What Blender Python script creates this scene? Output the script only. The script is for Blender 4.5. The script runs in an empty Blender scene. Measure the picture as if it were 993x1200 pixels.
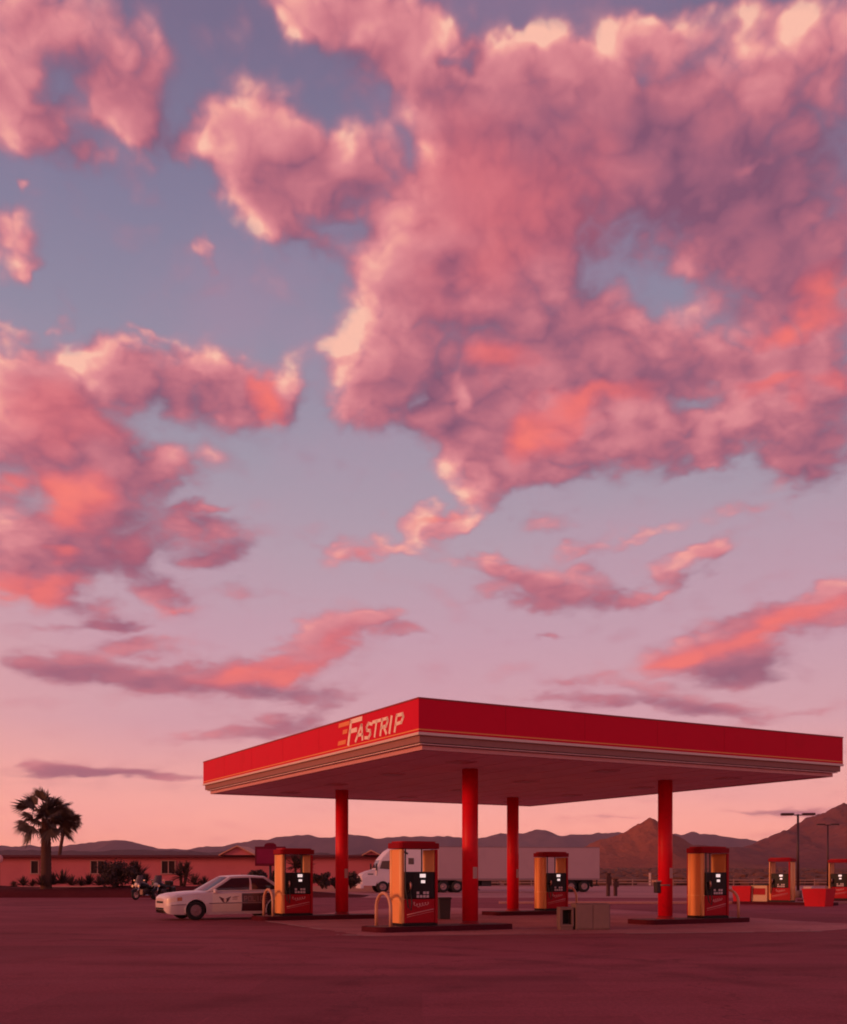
import bpy, bmesh, math, random
from mathutils import Vector, Matrix, Euler, noise as mnoise
random.seed(7)
SC = bpy.context.scene
COL = SC.collection
PI = math.pi
R = math.radians

def lin(c):
    """sRGB 0-255 to linear"""
    o = []
    for v in c[:3]:
        v /= 255.0
        o.append(v/12.92 if v <= .04045 else ((v+.055)/1.055)**2.4)
    return tuple(o)

# ------------------------------------------------------------------ camera
F_PX, HX, HY, CAM_H = 1249.0, 496.5, 1026.3, 1.5
cam = bpy.data.cameras.new('camera')
cam.sensor_fit = 'HORIZONTAL'; cam.sensor_width = 36.0
cam.lens = F_PX/993*36.0
cam.shift_y = (HY-600)/993
cam.clip_start = .1; cam.clip_end = 60000
co = bpy.data.objects.new('camera', cam); COL.objects.link(co)
co.location = (0, 0, CAM_H); co.rotation_euler = (R(90), 0, 0)
SC.camera = co
def X(px, d): return (px-HX)/F_PX*d                     # lateral metres of a sight line at distance d
def Z(py, d): return CAM_H+(HY-py)/F_PX*d

# ------------------------------------------------------------------ node helpers
class NT:
    def __init__(s, tree): s.t = tree; s.n = tree.nodes; s.l = tree.links
    def node(s, typ, **kw):
        n = s.n.new(typ)
        for k, v in kw.items(): setattr(n, k, v)
        return n
    def put(s, sock, v):
        if isinstance(v, bpy.types.NodeSocket): s.l.new(v, sock)
        elif v is not None: sock.default_value = v
    def math(s, op, a, b=None, c=None, clamp=False):
        n = s.node('ShaderNodeMath', operation=op, use_clamp=clamp)
        s.put(n.inputs[0], a); s.put(n.inputs[1], b); s.put(n.inputs[2], c)
        return n.outputs[0]
    def vmath(s, op, a, b=None, sc=None):
        n = s.node('ShaderNodeVectorMath', operation=op)
        s.put(n.inputs[0], a); s.put(n.inputs[1], b)
        if sc is not None: s.put(n.inputs['Scale'], sc)
        return n.outputs['Value'] if op in ('LENGTH', 'DOT_PRODUCT', 'DISTANCE') else n.outputs[0]
    def rng(s, v, a, b, c=0., d=1., smooth=True):
        n = s.node('ShaderNodeMapRange', interpolation_type='SMOOTHSTEP' if smooth else 'LINEAR')
        s.put(n.inputs[0], v)
        for i, q in enumerate((a, b, c, d)): s.put(n.inputs[i+1], q)
        return n.outputs[0]
    def mix(s, f, a, b, mode='MIX'):
        n = s.node('ShaderNodeMix', data_type='RGBA', blend_type=mode)
        s.put(n.inputs[0], f)
        s.put(n.inputs[6], (*a, 1) if isinstance(a, tuple) and len(a) == 3 else a)
        s.put(n.inputs[7], (*b, 1) if isinstance(b, tuple) and len(b) == 3 else b)
        return n.outputs[2]
    def ramp(s, f, stops):
        n = s.node('ShaderNodeValToRGB'); cr = n.color_ramp
        while len(cr.elements) < len(stops): cr.elements.new(.5)
        for e, (p, c) in zip(cr.elements, stops):
            e.position = p; e.color = (*c, 1)
        s.put(n.inputs[0], f); return n.outputs[0]
    def noise(s, vec, scale, detail=4., rough=.5, dist=0., dims='3D', typ='FBM', lac=2.):
        n = s.node('ShaderNodeTexNoise', noise_dimensions=dims, noise_type=typ)
        if typ == 'FBM': n.normalize = True
        s.put(n.inputs['Vector'], vec); s.put(n.inputs['Scale'], scale)
        s.put(n.inputs['Detail'], detail); s.put(n.inputs['Roughness'], rough)
        s.put(n.inputs['Distortion'], dist); s.put(n.inputs['Lacunarity'], lac)
        return n
    def combine(s, x, y, z=0.):
        n = s.node('ShaderNodeCombineXYZ')
        for i, v in enumerate((x, y, z)): s.put(n.inputs[i], v)
        return n.outputs[0]
# ------------------------------------------------------------------ sky: dusk gradient with lit clouds, laid out by direction
SUN_DIR = Vector((-.90, -.34, .16)).normalized()         # towards the sun: low, to the left and a little behind
def pix_dir(px, py): return Vector(((px-HX)/F_PX, 1., (HY-py)/F_PX)).normalized()
def stereo(v): return Vector((v.x/(1+v.y), v.z/(1+v.y)))
def blob_par(cx, cy, rx, ry, rot):
    a = R(rot)
    c = stereo(pix_dir(cx, cy))
    ex = stereo(pix_dir(cx+3*math.cos(a), cy-3*math.sin(a)))-c
    ey = stereo(pix_dir(cx-3*math.sin(a), cy-3*math.cos(a)))-c
    return c, math.atan2(ex.y, ex.x), ex.length/3*rx, ey.length/3*ry

CLOUDS = [  # px, py, rx, ry, tilt, weight   (sight lines in the photograph's field, turned into directions)
 # upper left bank
 (50,40,120,85,0,.9),(150,100,62,75,0,.72),(45,150,60,58,0,.88),(150,155,60,42,-25,.75),(105,195,26,28,0,.6),(10,110,60,90,0,.8),
 (30,240,16,9,-40,.5),(22,298,44,32,0,.75),(42,328,26,14,0,.6),(245,297,20,13,35,.5),(20,375,36,16,0,.5),(75,372,18,9,0,.4),(170,383,28,10,-10,.55),
 # middle cloud
 (300,150,72,62,0,.85),(245,178,48,38,10,.9),(310,245,58,50,-50,.9),(390,190,58,58,0,.9),(345,200,90,62,0,.9),(345,262,60,24,-20,.6),
 # top cloud
 (430,15,115,62,-20,.9),(500,70,100,60,0,.85),(360,0,60,30,-30,.7),
 # the big bank
 (545,130,125,88,0,.95),(620,225,200,140,0,1.),(505,250,115,105,0,.9),(455,325,85,60,0,.9),(425,405,66,62,0,.9),(440,475,60,48,0,.85),(555,350,150,110,0,1.),
 (700,130,170,112,0,.95),(860,150,170,130,0,.95),(930,60,90,80,0,.95),(900,290,130,120,0,1.),(650,420,190,85,0,.98),(600,510,105,58,0,.95),(555,480,80,60,0,.85),
 (770,440,150,62,0,.95),(850,485,150,50,15,.95),(935,420,95,75,0,1.),(955,548,72,40,12,.95),(720,500,110,42,5,.85),(560,545,64,34,-20,.7),(830,548,60,16,20,.6),(760,30,120,40,0,.75),(640,60,120,40,0,.7),
 (800,515,190,42,10,.9),(640,515,110,52,0,.9),(930,500,110,50,10,.9),(470,420,70,70,0,.75),
 # left bank
 (90,440,115,55,0,.92),(205,440,115,56,-5,.9),(270,470,80,50,0,.85),(325,470,34,60,0,.8),(40,500,100,70,0,1.),(120,545,105,58,0,.9),(95,590,90,52,0,.9),(30,640,95,62,0,.98),(55,688,85,34,6,.95),(115,645,62,46,0,.85),
 (5,430,60,50,0,.9),(235,591,50,12,6,.7),(200,545,80,30,0,.55),(265,655,42,22,12,.68),(165,640,36,46,-60,.62),(178,665,26,36,30,.6),(212,702,40,24,-10,.72),(143,735,56,11,-3,.7),(240,620,60,22,0,.42),
 # middle wisps
 (432,640,48,20,8,.55),(490,610,36,16,48,.55),(535,600,60,12,25,.45),(520,650,90,12,-10,.25),(560,560,60,20,0,.45),
 (612,684,52,27,-18,.66),(636,695,44,20,0,.64),(705,700,50,20,12,.68),(770,681,44,8,16,.6),(760,628,56,11,20,.55),(836,652,38,15,20,.58),(652,742,22,5,10,.6),(680,640,60,12,25,.3),
 # right streak
 (880,742,155,28,17,.95),(965,702,60,19,17,.9),(800,778,62,16,14,.85),(868,780,80,20,10,.72),(780,826,100,13,-4,.62),(880,842,50,10,-8,.55),(700,820,60,10,0,.4),(860,800,70,9,8,.5),(760,808,60,10,-6,.45),
 # left low
 (85,783,92,23,-5,.88),(175,797,80,16,-6,.8),(240,791,95,19,0,.84),(330,790,95,27,14,.86),(378,748,62,26,28,.84),(425,728,30,13,15,.6),(335,815,70,14,0,.62),(250,862,80,11,6,.62),(345,848,80,16,14,.66),(400,822,40,12,10,.5),(190,760,70,12,0,.4),(460,745,40,8,5,.4),
 (560,680,30,14,10,.5),(590,662,60,16,-10,.5),(660,680,60,20,0,.55),(735,690,40,12,10,.5),(800,660,40,12,15,.5),(470,640,60,14,20,.5),(400,655,40,14,0,.5),(540,590,60,14,30,.55),(350,770,60,30,20,.6),(440,738,60,12,0,.5),(150,760,60,14,0,.5),(690,800,50,8,0,.5),(640,815,30,6,0,.45),(940,830,40,8,10,.5),(840,830,60,12,5,.55),(250,640,60,30,0,.45),(200,610,70,30,0,.5),(130,715,50,12,0,.5),(60,735,60,8,0,.4),(300,700,50,10,0,.3),(700,640,40,10,10,.4),(850,610,50,14,10,.4),(640,610,60,12,0,.35),
 # thin bars near the horizon
 (110,907,115,9,0,.72),(80,902,44,10,0,.7),(200,909,70,5,0,.5),(918,953,60,7,-2,.62),(880,950,60,3,0,.4),(716,955,46,3,0,.5),(930,870,60,6,4,.3),(700,880,70,5,0,.25),
 # beyond the frame
 (-120,520,140,130,0,.9),(-140,120,150,150,0,.85),(-120,800,120,22,0,.7),(1140,470,160,110,0,.9),(1150,180,160,200,0,.9),(1120,700,90,24,15,.7),(300,-190,240,130,0,.8),(800,-170,280,130,0,.85),
]
HOLES = [(785,338,46,28,-12,.8),(590,18,46,26,0,.7),(668,22,34,26,-20,.6),(850,42,44,30,-20,.3),(815,480,66,24,14,.5),(700,330,30,30,0,.3),(860,330,30,20,0,.35),(540,60,30,14,0,.4),(745,60,30,22,0,.3),(500,445,16,30,0,.4),(430,130,30,14,30,.35),(470,165,18,40,10,.3),(75,125,26,18,0,.35),(330,520,60,24,0,.6),(360,350,26,40,0,.5),(190,520,40,20,0,.25),(480,520,40,24,0,.4),(330,345,30,60,0,.4),
         (380,480,16,30,0,.4),(730,575,50,14,0,.4)]
HOT = [(622,515,36,36,-40,1.),(690,478,78,20,20,.9),(585,425,44,28,0,.75),(930,378,56,18,18,.9),(978,335,34,38,0,.95),(910,470,44,14,10,.7),(305,476,20,44,0,.95),(85,580,58,36,-20,.9),(10,570,20,22,0,.7),
       (40,700,78,16,4,.85),(912,576,26,18,20,.85),(290,796,64,13,8,.75),(345,790,40,14,20,.75),(885,742,145,15,17,.8),(790,778,60,9,14,.85),(212,716,34,8,-4,.7),(428,635,30,12,10,.45),(65,655,24,14,0,.7),(10,690,30,20,0,.6),(395,750,40,14,30,.45),(985,460,26,14,0,.6),(520,600,40,9,25,.4),(600,240,140,90,0,.36),(560,330,70,50,0,.3),(80,490,110,40,0,.35),(150,640,40,30,0,.2)]
PEACH = [(512,88,50,50,0,.75),(402,170,24,34,0,.95),(238,172,36,34,0,.85),(932,40,40,46,0,.62),(95,432,26,15,0,.95),(14,432,24,24,0,.9),(880,198,16,8,38,1.),(530,466,14,22,0,.9),(516,195,26,22,0,.6),(470,245,40,42,0,.75),(392,405,36,44,0,.75),(138,55,30,26,0,.55),(132,148,26,24,-50,.55),(30,170,50,36,0,.55),(18,628,34,34,0,1.),(300,258,40,40,0,.6),(420,20,60,26,0,.55),(40,90,50,60,0,.35),(720,50,26,20,0,.3),(85,575,34,20,-20,.55),(625,508,18,16,0,.3),(950,245,40,24,0,.3),(560,290,50,40,0,.3),(640,150,80,50,0,.15),(430,275,40,34,0,.5)]
DARK = [(700,150,170,70,0,.45),(560,300,60,60,0,.35),(880,200,150,100,0,.55),(920,330,90,50,0,.3),(640,60,120,30,0,.25),(330,190,46,40,0,.45),(300,225,70,30,-20,.35),(760,260,140,50,0,.45),(640,390,110,34,0,.5),(780,440,130,30,0,.6),(900,430,70,30,0,.4),(900,520,130,24,16,.65),(940,555,70,34,10,.55),(200,440,90,40,0,.55),(240,475,60,26,0,.5),(60,520,80,24,0,.25),(110,640,70,40,0,.55),(60,670,70,18,0,.45),(30,640,50,20,0,.2),(100,787,110,16,-5,.6),(200,805,90,10,-5,.6),(868,790,90,20,10,.8),(780,828,120,14,-4,.9),(350,850,120,18,12,.7),(340,818,90,12,0,.65),(620,690,70,30,0,.5),(705,700,60,22,0,.6),(765,680,50,10,16,.5),(265,655,50,24,0,.55),(170,650,50,50,0,.55),(110,907,150,12,0,.9),(918,953,80,10,0,.9),(143,735,60,14,0,.6),(235,592,50,13,0,.5),(836,652,40,16,0,.45),(500,330,50,30,0,.3),(600,100,90,40,0,.2)]

def layout_map():
    """cover, glow, light and shade of the clouds worked out over the hemisphere ahead, from the lists above"""
    import numpy as np
    W, H = 1152, 768                                     # plane x in -.75 .. .75, y in 0 .. 1
    gx, gy = np.meshgrid((np.arange(W)+.5)/W*1.5-.75, (np.arange(H)+.5)/H)
    def field(blobs, boost=False, inner=.2, outer=1.3):
        acc = np.ones((H, W), np.float32)
        for cx, cy, rx, ry, rot, w in blobs:
            if boost and w < .8: w = min(.85, w*1.16)
            c, a, sx, sy = blob_par(cx, cy, rx, ry, rot)
            m = max(sx, sy)*outer
            i0, i1 = max(0, int((c.x-m+.75)/1.5*W)), min(W, int((c.x+m+.75)/1.5*W)+2)
            j0, j1 = max(0, int((c.y-m)*H)), min(H, int((c.y+m)*H)+2)
            if i0 >= i1 or j0 >= j1: continue
            dx, dy = gx[j0:j1, i0:i1]-c.x, gy[j0:j1, i0:i1]-c.y
            u = (dx*math.cos(a)+dy*math.sin(a))/sx; v = (-dx*math.sin(a)+dy*math.cos(a))/sy
            q = np.clip((outer-np.sqrt(u*u+v*v))/(outer-inner), 0, 1)
            acc[j0:j1, i0:i1] *= 1-w*q*q*(3-2*q)
        return acc
    rnd = random.Random(21)
    extra = []
    while len(extra) < 150:                               # the rest of the sky, out of the photograph's field
        px, py = rnd.uniform(-3600, 4600), rnd.uniform(-3200, 1000)
        if -260 < px < 1250 and -330 < py: continue
        k = 1.+max(0, (700-py)/500)
        extra.append((px, py, rnd.uniform(60, 150)*k, rnd.uniform(20, 60)*k, rnd.uniform(-15, 20), rnd.uniform(.5, .95)))
    out = np.empty((H, W, 4), np.float32)
    out[..., 0] = (1-field(CLOUDS+extra, True))*field(HOLES)
    for i, g in enumerate((HOT, PEACH, DARK)): out[..., i+1] = 1-field(g)
    im = bpy.data.images.new('cloud_layout', W, H, alpha=True, float_buffer=True, is_data=True)
    im.alpha_mode = 'CHANNEL_PACKED'
    im.pixels.foreach_set(out.ravel()); im.update(); im.pack()
    return im

def build_world():
    w = bpy.data.worlds.new('World'); SC.world = w; w.use_nodes = True
    w.node_tree.nodes.clear()
    t = NT(w.node_tree)
    tc = t.node('ShaderNodeTexCoord'); D = t.vmath('NORMALIZE', tc.outputs['Generated'])
    sp = t.node('ShaderNodeSeparateXYZ'); t.put(sp.inputs[0], D); x, y, z = sp.outputs
    den = t.math('MAXIMUM', t.math('ADD', y, 1.), .05)
    P0 = t.combine(t.math('DIVIDE', x, den), t.math('DIVIDE', z, den))
    zc = t.math('MAXIMUM', z, 0.)
    lowness = t.rng(z, .12, .42, 1., 0.)
    # texture space: isotropic high up, stretched flat towards the horizon
    lg = t.math('LOGARITHM', t.math('ADD', t.math('DIVIDE', zc, den), .08), math.e)
    W0 = t.combine(t.math('MULTIPLY', t.math('DIVIDE', x, den), 4.4), t.math('MULTIPLY', lg, 1.7), .37)
    def look(P):
        n = t.node('ShaderNodeTexImage', interpolation='Linear', extension='EXTEND'); n.image = LAYOUT
        t.put(n.inputs[0], t.vmath('MULTIPLY_ADD', P, (1/1.5, 1., 0.)))
        n.inputs[0].links[0].from_node.inputs[2].default_value = (.5, 0, 0)
        c = t.node('ShaderNodeSeparateColor'); t.put(c.inputs[0], n.outputs[0])
        return c.outputs[0], c.outputs[1], c.outputs[2], n.outputs[1]
    def density(off):
        """cloud cover at the direction shifted by off in the layout plane"""
        P = t.vmath('ADD', P0, (off[0], off[1], 0)) if off else P0
        W = t.vmath('ADD', W0, (off[0]*4.4, off[1]*4.6, 0)) if off else W0
        wn = t.noise(W, 3.2, 4., .55)
        wv = t.vmath('SUBTRACT', wn.outputs['Color'], (.5, .5, .5))
        wn2 = t.noise(W, 11., 3., .5)
        wv2 = t.vmath('SUBTRACT', wn2.outputs['Color'], (.5, .5, .5))
        flat = t.combine(1., t.rng(z, .1, .4, .34, 1.), 0.)
        wp = t.vmath('ADD', t.vmath('MULTIPLY', t.vmath('SCALE', wv, sc=.042), flat), t.vmath('MULTIPLY', t.vmath('SCALE', wv2, sc=.022), flat))
        M = look(t.vmath('ADD', P, wp))[0]
        Wd = t.vmath('ADD', W, t.vmath('SCALE', wv, sc=.05))
        n1 = t.noise(Wd, 5.5, 7., .50).outputs[0]
        bn = t.noise(Wd, 10., 1., .45).outputs[0]; bn3 = t.noise(Wd, 27., 1., .45).outputs[0]
        puff = t.math('SUBTRACT', .13, t.math('ABSOLUTE', t.math('SUBTRACT', bn, .5)))   # rounded heads with creases between
        puff = t.math('ADD', puff, t.math('MULTIPLY', t.math('SUBTRACT', .13, t.math('ABSOLUTE', t.math('SUBTRACT', bn3, .5))), .28))
        nn = t.math('ADD', t.math('MULTIPLY', t.math('SUBTRACT', n1, .5), 1.0), t.math('MULTIPLY', puff, -1.7))
        return t.math('ADD', t.math('MULTIPLY', M, 1.16), t.math('MULTIPLY', nn, .95)), puff, n1
    D0, M0, n0 = density(None)
    e = .012
    D1, M1, n1 = density((-e*.86, e*.5))
    D2, M2, n2 = density((-.030*.8, .030*.6))
    alpha = t.rng(D0, .22, .88)
    thin = t.rng(D0, -.10, .50)
    alpha = t.math('ADD', t.math('MULTIPLY', alpha, .68), t.math('MULTIPLY', thin, .32))
    back = t.rng(z, -.02, .03)
    alpha = t.math('MULTIPLY', t.math('MULTIPLY', alpha, back), t.rng(z, .04, .3, .86, .97))
    # light falling from the left: the cover thins towards the sun on lit edges
    rim = t.math('SUBTRACT', D0, D1)
    broad = t.math('SUBTRACT', D0, D2)
    lit = t.math('ADD', t.math('MULTIPLY', rim, .62), t.math('MULTIPLY', broad, .34))
    wn = t.noise(W0, 6., 3., .5)
    wvv = t.vmath('SCALE', t.vmath('SUBTRACT', wn.outputs['Color'], (.5, .5, .5)), sc=.045)
    Pw = t.vmath('ADD', P0, t.vmath('MULTIPLY', wvv, t.combine(1., t.rng(z, .1, .4, .3, 1.), 0.)))
    _, hot, peach, dark = look(Pw)
    pk = t.math('MULTIPLY', peach, t.rng(t.noise(W0, 8., 3., .5).outputs[0], .32, .66, .35, 1.3))
    core = t.rng(D0, .75, 1.7, 0., 1.)
    lit = t.math('MULTIPLY', lit, t.rng(D0, .7, 1.5, 1., .36))
    s = t.math('ADD', t.math('MULTIPLY', lit, t.rng(z, .12, .42, .16, .74)), .45)
    s = t.math('SUBTRACT', s, t.math('MULTIPLY', core, .10))
    s = t.math('SUBTRACT', s, t.math('MULTIPLY', dark, .36))
    s = t.math('ADD', s, t.math('MULTIPLY', pk, .36))
    s = t.math('ADD', s, t.math('MULTIPLY', t.math('SUBTRACT', t.noise(W0, 2.6, 4., .5).outputs[0], .5), .95))
    s = t.math('ADD', s, t.math('MULTIPLY', M0, -.55), clamp=True)
    ccol = t.ramp(s, [(0., lin((132,82,110))), (.2, lin((158,94,118))), (.4, lin((184,106,124))), (.56, lin((205,121,134))), (.74, lin((225,140,147))), (.9, lin((245,166,158))), (1., lin((254,192,172)))])
    nh = t.math('ADD', t.math('MULTIPLY', t.math('SUBTRACT', n0, .5), .5), t.math('MULTIPLY', lit, .4))
    hf = t.math('MULTIPLY', hot, t.math('ADD', .92, nh), clamp=True)
    hcol = t.mix(t.math('ADD', t.math('MULTIPLY', hf, .7), t.math('MULTIPLY', peach, .5), clamp=True), lin((230,90,100)), lin((254,126,112)))
    ccol = t.mix(t.math('MULTIPLY', hf, .95), ccol, hcol)
    # clear sky by height, warmer to the left where the sun has gone down
    base = t.ramp(zc, [(0., tuple(1.45*c for c in lin((255,162,138)))), (.03, tuple(1.28*c for c in lin((254,165,148)))), (.08, tuple(1.08*c for c in lin((242,168,162)))), (.139, lin((217,164,174))), (.216, lin((200,160,176))), (.29, lin((182,158,174))), (.36, lin((163,152,170))), (.45, lin((145,139,162))), (.53, lin((131,125,153))), (.62, lin((118,108,138))), (1., lin((80,80,120)))])
    nz = t.noise(W0, 2.2, 5., .55)
    base = t.mix(t.math('MULTIPLY', t.rng(nz.outputs[0],   .42, .72), .16), base, lin((206,140,166)))
    az = t.math('ADD', t.math('MULTIPLY', x, -SUN_DIR.x), t.math('MULTIPLY', y, -SUN_DIR.y))
    west = t.rng(t.math('MULTIPLY', az, -1.), -.2, 1.)
    lowg = t.rng(z, .0, .5, 1., 0.)
    base = t.mix(t.math('MULTIPLY', west, lowg), base, tuple(1.55*c for c in lin((255,150,96))))
    nish = t.node('ShaderNodeTexSky', sky_type='NISHITA'); nish.sun_disc = False
    nish.sun_elevation = math.asin(SUN_DIR.z); nish.sun_rotation = math.atan2(SUN_DIR.x, SUN_DIR.y)
    nish.air_density = 1.4; nish.dust_density = 2.5
    col = t.mix(alpha, base, ccol)
    # below the horizon only the ground sheet is ever seen
    b1 = t.node('ShaderNodeBackground'); t.put(b1.inputs[0], col); b1.inputs[1].default_value = 1.
    b2 = t.node('ShaderNodeBackground'); t.put(b2.inputs[0], nish.outputs[0]); b2.inputs[1].default_value = .05*SKYK
    ad = t.node('ShaderNodeAddShader'); t.put(ad.inputs[0], b1.outputs[0]); t.put(ad.inputs[1], b2.outputs[0])
    o = t.node('ShaderNodeOutputWorld'); t.put(o.inputs[0], ad.outputs[0])
    w.cycles.sampling_method = 'MANUAL'; w.cycles.sample_map_resolution = 512
SKYK = .05
LAYOUT = layout_map()
build_world()
# ------------------------------------------------------------------ materials
MATS = {}
def mat(name, col, rough=.6, metal=0., var=.12, scale=6., bump=0., bscale=60., spec=.5, dirt=None, coat=0.):
    """plain procedural surface: uneven colour, uneven gloss, fine relief"""
    if name in MATS: return MATS[name]
    m = bpy.data.materials.new(name); m.use_nodes = True
    t = NT(m.node_tree); b = m.node_tree.nodes['Principled BSDF']
    tc = t.node('ShaderNodeTexCoord'); v = tc.outputs['Object']
    n = t.noise(v, scale, 5., .6)
    f = t.math('MULTIPLY', t.math('SUBTRACT', n.outputs[0], .5), 2*var)
    k = t.math('ADD', 1., f)
    c = t.node('ShaderNodeVectorMath', operation='SCALE'); c.inputs[0].default_value = col; t.put(c.inputs['Scale'], k)
    out = c.outputs[0]
    if dirt:
        n2 = t.noise(v, dirt[1], 6., .65)
        out = t.mix(t.rng(n2.outputs[0], dirt[2], dirt[3], 0., dirt[4] if len(dirt) > 4 else .8), out, dirt[0])
    t.put(b.inputs['Base Color'], out)
    b.inputs['Metallic'].default_value = metal
    t.put(b.inputs['Roughness'], t.math('ADD', rough, t.math('MULTIPLY', f, .5), clamp=True))
    b.inputs['Specular IOR Level'].default_value = spec
    b.inputs['Coat Weight'].default_value = coat; b.inputs['Coat Roughness'].default_value = .08
    if bump:
        bn = t.node('ShaderNodeBump'); bn.inputs['Strength'].default_value = bump; bn.inputs['Distance'].default_value = .02
        t.put(bn.inputs['Height'], t.noise(v, bscale, 4., .6).outputs[0]); t.put(b.inputs['Normal'], bn.outputs[0])
    MATS[name] = m
    return m

# ------------------------------------------------------------------ mesh collecting
class MB:
    """collects shapes and links them as one mesh object"""
    def __init__(s): s.bm = bmesh.new()
    def face(s, pts):
        vs = [s.bm.verts.new(p) for p in pts]
        return s.bm.faces.new(vs)
    def box(s, c, d, rot=None, bev=0., seg=2):
        r = bmesh.ops.create_cube(s.bm, size=1.)
        vs = r['verts']
        for v in vs: v.co = Vector((v.co.x*d[0], v.co.y*d[1], v.co.z*d[2]))
        if bev:
            es = list({e for v in vs for e in v.link_edges})
            q = bmesh.ops.bevel(s.bm, geom=es, offset=min(bev, min(d)*.45), segments=seg, affect='EDGES', profile=.6)
            vs = list({v for f in q['faces'] for v in f.verts} | {v for v in vs if v.is_valid})
        M = Matrix.Translation(c) @ (rot.to_4x4() if rot is not None else Matrix())
        for v in vs: v.co = M @ v.co
        return s
    def prism(s, poly, a, b, axis='y', bev=0.):
        """poly in the plane across axis, run from a to b along it ((x,z) for y, (x,y) for z, (y,z) for x)"""
        def P(p, w): return {'y': (p[0], w, p[1]), 'z': (p[0], p[1], w), 'x': (w, p[0], p[1])}[axis]
        v0 = [s.bm.verts.new(P(p, a)) for p in poly]; v1 = [s.bm.verts.new(P(p, b)) for p in poly]
        n = len(poly); fs = [s.bm.faces.new(v0), s.bm.faces.new(v1[::-1])]
        for i in range(n): fs.append(s.bm.faces.new((v0[i], v1[i], v1[(i+1) % n], v0[(i+1) % n])))
        if bev:
            es = list({e for f in fs for e in f.edges})
            bmesh.ops.bevel(s.bm, geom=es, offset=bev, segments=2, affect='EDGES', profile=.6)
        return s
    def cyl(s, p0, p1, r0, r1=None, n=16, caps=True):
        p0, p1 = Vector(p0), Vector(p1); r1 = r0 if r1 is None else r1
        q = (p1-p0).to_track_quat('Z', 'Y')
        A, B = [], []
        for i in range(n):
            a = 2*PI*i/n; d = q @ Vector((math.cos(a), math.sin(a), 0))
            A.append(s.bm.verts.new(p0+d*r0)); B.append(s.bm.verts.new(p1+d*r1))
        for i in range(n):
            f = s.bm.faces.new((A[i], A[(i+1) % n], B[(i+1) % n], B[i])); f.smooth = n > 6
        if caps: s.bm.faces.new(A[::-1]); s.bm.faces.new(B)
        return s
    def tube(s, pts, r, n=8, caps=True):
        pts = [Vector(p) for p in pts]; rings = []
        up = Vector((0, 0, 1)); last = None
        for i, p in enumerate(pts):
            t = (pts[min(i+1, len(pts)-1)]-pts[max(i-1, 0)]).normalized()
            if last is None:
                u = t.cross(up if abs(t.z) < .9 else Vector((1, 0, 0))).normalized()
            else:
                u = (last-t*last.dot(t)).normalized()
            last = u; w = t.cross(u)
            rr = r[i] if isinstance(r, (list, tuple)) else r
            rings.append([s.bm.verts.new(p+(u*math.cos(2*PI*k/n)+w*math.sin(2*PI*k/n))*rr) for k in range(n)])
        for a, b in zip(rings, rings[1:]):
            for k in range(n):
                f = s.bm.faces.new((a[k], a[(k+1) % n], b[(k+1) % n], b[k])); f.smooth = True
        if caps: s.bm.faces.new(rings[0][::-1]); s.bm.faces.new(rings[-1])
        return s
    def lathe(s, prof, c=(0, 0, 0), n=24, axis='z', caps=True):
        """prof: (radius, height) pairs turned about the axis through c"""
        rings = []
        for r, h in prof:
            ring = []
            for k in range(n):
                a = 2*PI*k/n; x, y = r*math.cos(a), r*math.sin(a)
                p = {'z': (x, y, h), 'y': (x, h, y), 'x': (h, x, y)}[axis]
                ring.append(s.bm.verts.new(Vector(c)+Vector(p)))
            rings.append(ring)
        for a, b in zip(rings, rings[1:]):
            for k in range(n):
                f = s.bm.faces.new((a[k], a[(k+1) % n], b[(k+1) % n], b[k])); f.smooth = True
        if not caps: return s
        if prof[0][0] > 1e-4: s.bm.faces.new(rings[0][::-1])
        if prof[-1][0] > 1e-4: s.bm.faces.new(rings[-1])
        return s
    def grid(s, fn, nu, nv, keep=None, smooth=True):
        V = [[s.bm.verts.new(fn(i/nu, j/nv)) for j in range(nv+1)] for i in range(nu+1)]
        for i in range(nu):
            for j in range(nv):
                if keep and not keep((i+.5)/nu, (j+.5)/nv): continue
                f = s.bm.faces.new((V[i][j], V[i+1][j], V[i+1][j+1], V[i][j+1])); f.smooth = smooth
        return s
    def build(s, name, m, parent=None, weld=False, fix=True):
        if weld: bmesh.ops.remove_doubles(s.bm, verts=s.bm.verts[:], dist=1e-4)
        bmesh.ops.delete(s.bm, geom=[v for v in s.bm.verts if not v.link_faces], context='VERTS')
        if fix: bmesh.ops.recalc_face_normals(s.bm, faces=s.bm.faces[:])
        me = bpy.data.meshes.new(name); s.bm.to_mesh(me); s.bm.free()
        if m: me.materials.append(m)
        o = bpy.data.objects.new(name, me); COL.objects.link(o)
        if parent: o.parent = parent
        return o

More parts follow.
